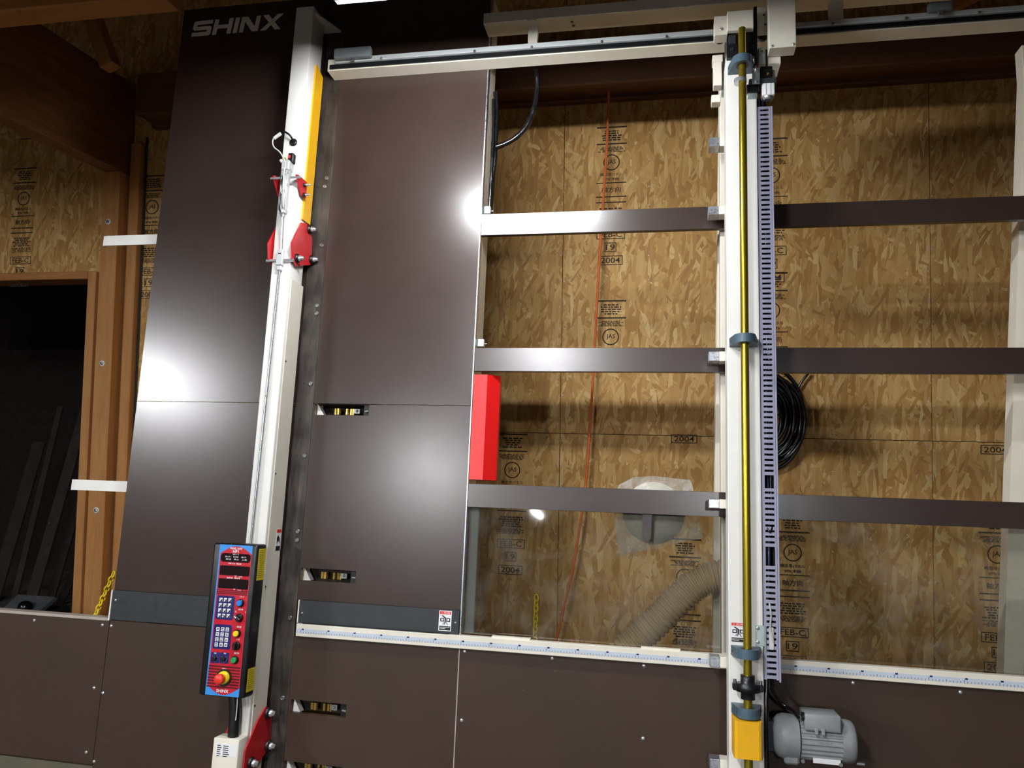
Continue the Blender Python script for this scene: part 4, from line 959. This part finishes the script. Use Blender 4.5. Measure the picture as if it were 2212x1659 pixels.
# slotted cable duct
DW = .172
du0 = P(1639.5, 500, DW)[0]; du1 = P(1672, 500, DW)[0]; dt = P(1655, 230, DW)[1]; db = P(1670, 1469, DW)[1]
s0 = P(1645, 500, DW)[0]; s1 = P(1664, 500, DW)[0]
duct = car.part('cable_duct', MB().box(du0, s0, db, dt, DW - .002, DW).box(s1, du1 - .006, db, dt, DW - .002, DW).box(du0, du0 + .002, db, dt, .10, DW - .002).box(du1 - .008, du1 - .006, db, dt, .10, DW - .002)
                .box(du1 - .006, du1 - .0045, db, dt, .10, DW - .003).box(du1 - .0045, du1 + .001, db - .006, dt, DW - .01, DW + .002, .001), 'duct_lilac', label='pale lilac slotted cable duct')
car.part('duct_back', MB().box(du0 + .002, du1 - .008, db, dt, .10, .104), 'black_plastic', parent=duct)  # black back puts the shade inside the duct into its colour
pitch = .0171; skip = {74, 75, 87, 88, 89}
n = int((dt - db) / pitch); rung = MB().box(0, s1 - s0, 0, .0102, -.002, 0).mesh('rung'); rung.materials.append(MAT['duct_lilac'])
for i in range(n + 1):
    v = dt - .010 - i * pitch
    if v < db + .001 or i in skip: continue
    car.part('rung', None, None, parent=duct, me=rung, loc=Vector((s0, v, DW)) - car.org)
random.seed(4)
for i, (mt, du_) in enumerate((('black_cable', .010), ('decal_navy', .018), ('black_cable', .022), ('knob_grey', .014), ('black_cable', .028), ('black_cable', .033))):
    pts = [(du0 + du_ + random.uniform(-.006, .006), dt + .05 - (dt - db + .08) * k / 10, .135 + random.uniform(-.01, .016)) for k in range(11)]
    car.part('wire', MB().tube(pts, .0032 if mt != 'black_cable' else .0055, 6, 4), mt, parent=duct)
a = P(1661, 1355, DW + .004); b = P(1671, 1404, DW + .004)
car.part('connector', MB().box(a[0], a[0] + .014, b[1], a[1], DW - .01, DW + .008, .002), 'label_white', parent=duct)
car.part('wire', MB().tube([P(1662, 1300, DW) + (DW - .004,), P(1665, 1330, DW) + (DW + .006,), P(1663, 1350, DW) + (DW + .01,), P(1669, 1385, DW) + (DW + .012,)], .003, 6), 'wire_white', parent=duct)
car.part('wire', MB().tube([P(1657, 1140, DW) + (DW - .002,), P(1664, 1150, DW) + (DW + .003,), P(1670, 1132, DW) + (DW - .004,)], .003, 6), 'black_cable', parent=duct)
# L bracket, sticker
a = P(1631, 1350, GW1); b = P(1646, 1396, GW1)
lb = car.part('l_bracket', MB().box(a[0], gu1 + .004, b[1], a[1], GW1, GW1 + .003, .001).box(gu1 + .004, gu1 + .007, b[1] - .004, a[1] - .004, GW1 - .05, GW1 + .003), 'zinc_plate')
for py in (1357, 1387):
    u, v = P(1637, py, GW1 + .003); car.part('screw', MB().lathe((u, v, GW1 + .003), (0, 0, 1), [(0, .006), (.003, .005), (.0035, .002)], 10), 'chrome', parent=lb)
a = P(1578, 1343, GW1); b = P(1611, 1388, GW1)
sticker(car, a[0], b[0], P(1590, 1388, GW1)[1], P(1590, 1343.5, GW1)[1], GW1, parent=post_)
# stop fingers
for x0, x1, y0, y1 in ((1532, 1570, 296, 316), (1530, 1570, 445, 463), (1531, 1571, 759, 780), (1531, 1571, 1078, 1098), (1533, 1576, 1418, 1442), (1533, 1578, 1640, 1665)):
    wf = .085; ym_ = (y0 + y1) / 2; a = P(x0, ym_, wf)[0]; m = P(x0 + 23, ym_, wf)[0]; v1 = P(1545, y0, wf)[1]; v0 = P(1545, y1, wf)[1]
    o = car.part('stop_finger', MB().box(m, gu0 + .02, v0, v1, wf - .055, wf - .001, .001), 'cream_paint'); car.part('finger_cap', MB().box(a, m, v0, v1, wf - .058, wf, .002), 'aluminium', parent=o)
# gear motor
MWc = .118; mu = lambda px: P(px, 1600, MWc)[0]
mv = P(1760, 1595, MWc)[1]
mot = car.part('gear_motor', MB().lathe((mu(1668), mv, MWc), (1, 0, 0), [(0, .035), (.004, .048), (.016, .060), (.030, .065), (mu(1722) - mu(1668), .065)], 28).box(mu(1690), mu(1722), mv - .072, mv - .04, MWc - .055, MWc + .04, .006), 'motor_grey', label='grey finned gear motor')
nf = 96; c0, c1 = mu(1722), mu(1815); vs = []
for xx in (c0 + .004, c1):
    for i in range(nf):
        th = 2 * math.pi * i / nf; r = .061 if (i // 2) % 2 == 0 else .056; vs.append((xx, mv + r * math.cos(th), MWc + r * math.sin(th)))
car.part('finned_housing', MB().add(vs, [(i, (i + 1) % nf, (i + 1) % nf + nf, i + nf) for i in range(nf)] + [list(range(nf))[::-1], list(range(nf, 2 * nf))]), 'motor_grey', parent=mot)
car.part('fan_cover', MB().lathe((c1 - .004, mv, MWc), (1, 0, 0), [(0, .062), (.022, .062), (.036, .059), (.043, .052), (.045, .02), (.045, 0)], 28), 'motor_grey', parent=mot)
tv1 = P(1768, 1543, MWc + .06)[1]; tv0 = P(1768, 1577, MWc + .06)[1]
tb = car.part('terminal_box', MB().box(mu(1731), mu(1809), tv0 - .004, tv1, MWc - .03, MWc + .066, .006, 2), 'motor_grey', parent=mot)
for px in (1752, 1766): car.part('lug', MB().box(mu(px), mu(px) + .010, tv0 - .012, tv0 + .006, MWc + .062, MWc + .072, .002), 'motor_grey', parent=mot)
car.part('rating_plate', MB().box(mu(1750), mu(1808), mv - .058, mv - .044, MWc + .040, MWc + .046), 'label_white', parent=mot)
for px in (1728, 1808): car.part('bolt', MB().lathe((mu(px), mv - .056, MWc + .038), (0, 0, 1), [(0, .006), (.01, .006)], 6, False), 'zinc', parent=mot)
car.part('bolt', MB().cyl((c1 + .04, mv - .055, MWc + .02), (c1 + .062, mv - .055, MWc + .02), .005, n=8), 'zinc', parent=mot)
car.part('motor_bracket', MB().box(gu1 - .002, mu(1672), mv - .045, mv + .045, MWc - .03, MWc + .02, .003), 'charcoal', parent=mot)
car.part('cable', MB().tube([P(1660, 1460, .14) + (.14,), P(1668, 1490, .13) + (.13,), P(1690, 1520, .12) + (.12,), P(1712, 1535, .14) + (.14,), P(1725, 1550, .17) + (.17,)], .0055, 8), 'black_cable')
car.part('cable', MB().tube([P(1656, 1462, .16) + (.16,), P(1655, 1510, .17) + (.17,), P(1655, 1580, .18) + (.18,), P(1657, 1700, .18) + (.18,)], .0075, 8), 'black_cable')
car.part('gland', MB().cyl((mu(1727), tv1 - .012, MWc + .05), (mu(1732), tv1 - .012, MWc + .05), .013, n=12), 'black_plastic', parent=mot)

# ================================================================== loose things
def tw(path, w): return [P(x, y, w if not callable(w) else w(i)) + ((w if not callable(w) else w(i)),) for i, (x, y) in enumerate(path)]
def wr(amp, base, seed):
    rnd = random.Random(seed); ph = [rnd.random() for _ in range(400)]
    return lambda i, m: base * (1 + amp * (ph[i % 400] - .5))
hs = Thing('wrapped_hose', 'glossy black wrapped cable looping down from the top rail beside the boards', 'cable', P(1158, 145, -.03) + (-.03,))
hs.part('loop', MB().tube(tw([(1157, 120), (1160, 165), (1160, 200), (1152, 240), (1135, 276), (1110, 300), (1085, 313), (1070, 318)], -.05), .011, 10, 6, wr(.22, .011, 1)), 'black_cable')
hs.part('bundle', MB().tube(tw([(1071, 200), (1072, 250), (1070, 310), (1067, 360), (1062, 410), (1058, 462)], -.06), .010, 10, 6, wr(.25, .010, 2)), 'black_cable')
hs.part('bundle', MB().tube(tw([(1066, 215), (1066, 270), (1064, 330), (1061, 390), (1057, 458)], -.045), .007, 8, 6, wr(.2, .007, 3)), 'black_cable')
rp = [(1315, 150), (1314, 232), (1310, 330), (1300, 480), (1292, 610), (1285, 745), (1277, 880), (1266, 1040), (1252, 1140), (1235, 1240), (1205, 1370), (1195, 1440)]
single('orange_rope', MB().tube([(WY(x, y, 4.0)[0], 4.0, WY(x, y, 4.0)[1]) for x, y in rp], .0062, 8, 5), 'rope_orange', 'thin orange rope hanging down in front of the strand board', 'rope', (WY(1195, 1440, 4.0)[0], 4.0, WY(1195, 1440, 4.0)[1]), MW)
hp = [(1640, 1262), (1585, 1246), (1540, 1246), (1500, 1264), (1460, 1300), (1420, 1340), (1375, 1382), (1330, 1424), (1270, 1490)]
hpath = tw(hp, lambda i: -.155)
single('dust_hose', MB().tube(hpath, .055, 18, 40, lambda i, m: .0475 + .0095 * (.5 + .5 * math.cos(i * 2 * math.pi / 8)) ** .6), 'hose_beige', 'beige ribbed dust hose bending behind the clear pane', 'hose', hpath[-1])
# plastic bag with a pale disc in it, hung behind the lowest bar
bo = [(1336, 1048), (1368, 1031), (1412, 1028), (1455, 1033), (1492, 1037), (1499, 1062), (1508, 1110), (1515, 1142), (1518, 1163), (1480, 1170), (1430, 1182), (1380, 1192), (1340, 1201), (1332, 1160), (1326, 1100)]
bw = -.062; bc = P(1418, 1110, bw); rim = [P(x, y, bw) for x, y in bo]; rim2 = []
for i in range(len(rim)):
    a, b = Vector(rim[i]), Vector(rim[(i + 1) % len(rim)]); rim2 += [a, a * .66 + b * .34, a * .33 + b * .67]
rnd = random.Random(9); vs = []; fs = []; N = len(rim2); RG = 9
for side in (1, -1):
    for k in range(RG + 1):
        f = k / RG
        for i, p in enumerate(rim2):
            q = Vector(bc).lerp(p, f); h = side * (.010 * (1 - f ** 3)) + (rnd.uniform(-.006, .006) if 0 < f < 1 else 0)
            if side == 1: h += .004 * math.sin(i * 1.3 + k * 1.7)
            vs.append((q.x, q.y, bw + h))
for s_ in (0, 1):
    o = s_ * (RG + 1) * N
    for k in range(RG):
        for i in range(N):
            j = (i + 1) % N; q = (o + k * N + i, o + (k + 1) * N + i, o + (k + 1) * N + j, o + k * N + j); fs.append(q if s_ == 0 else q[::-1])
single('plastic_bag', MB().add(vs, fs, True), 'clear_plastic', 'crumpled clear plastic bag hanging behind the lowest bar', 'bag', (bc[0], P(1400, 1200, bw)[1], bw))
dcu, dcv = P(1412, 1108, bw); dsc = MB().lathe((dcu, dcv, bw - .002), (0, 0, 1), [(0, .108), (.003, .108), (.0031, .02)], 36)
single('pale_disc', dsc, 'disc_pale', 'round pale grey disc inside the plastic bag', 'disc', (dcu, dcv - .108, bw))
# yellow chains
def chain(pts, w, label, ln=.026):
    path = [Vector(p) for p in tw(pts, w)]; t = Thing('yellow_chain', label, 'chain', path[-1], group='yellow plastic chains'); L = (path[-1] - path[0]).length; n_ = max(2, int(L / (ln * .72))); d = (path[-1] - path[0]).normalized()
    for i in range(n_):
        c = path[0] + d * (i + .5) * L / n_; sd = d.cross(Vector((0, 0, 1))).normalized() if i % 2 == 0 else Vector((0, 0, 1)); sd = (sd * .8 + d.cross(sd) * .45).normalized(); lp = []
        for k in range(13):
            th = 2 * math.pi * k / 12; lp.append(c + d * (ln * .5 * math.cos(th)) + sd * (.0095 * math.sin(th)))
        t.part('chain_link', MB().tube(lp, .0032, 6, 1), 'yellow_plastic')
chain([(247, 1236), (202, 1338)], -.06, 'yellow plastic chain hanging beside the left edge of the brown boards')
chain([(1159, 1286), (1155, 1400)], -.20, 'yellow plastic chain seen through the clear pane')
# cable coil on the wall
rnd = random.Random(21); cx_, cz_ = WY(1655, 902, 4.06); t = Thing('cable_coil', 'thick coil of black cable hung on the wall behind the cable duct', 'cable', (cx_, 4.06, cz_ - .26), MW)
for i in range(20):
    rx = .19 - .006 * i + rnd.uniform(-.012, .012); rz = .255 - .007 * i + rnd.uniform(-.02, .02); ox = rnd.uniform(-.012, .012); oz = rnd.uniform(-.015, .01); yy = 4.085 - .017 * (i % 4)
    t.part('turn', MB().tube([(cx_ + ox + rx * math.cos(a_), yy, cz_ + oz + rz * math.sin(a_)) for a_ in [k * math.pi / 12 for k in range(25)]], .0085, 8, 2), 'black_cable')
a = WY(1722, 843, 4.07); b = WY(1748, 804, 4.07)
t.part('loose_end', MB().tube([(a[0], 4.07, a[1]), ((a[0] + b[0]) / 2 - .005, 4.07, (a[1] + b[1]) / 2), (b[0], 4.07, b[1])], .006, 8), 'black_cable')
t.part('hook', MB().cyl((cx_, 4.1, cz_ + .2), (cx_, 3.99, cz_ + .21), .008, n=10), 'zinc')
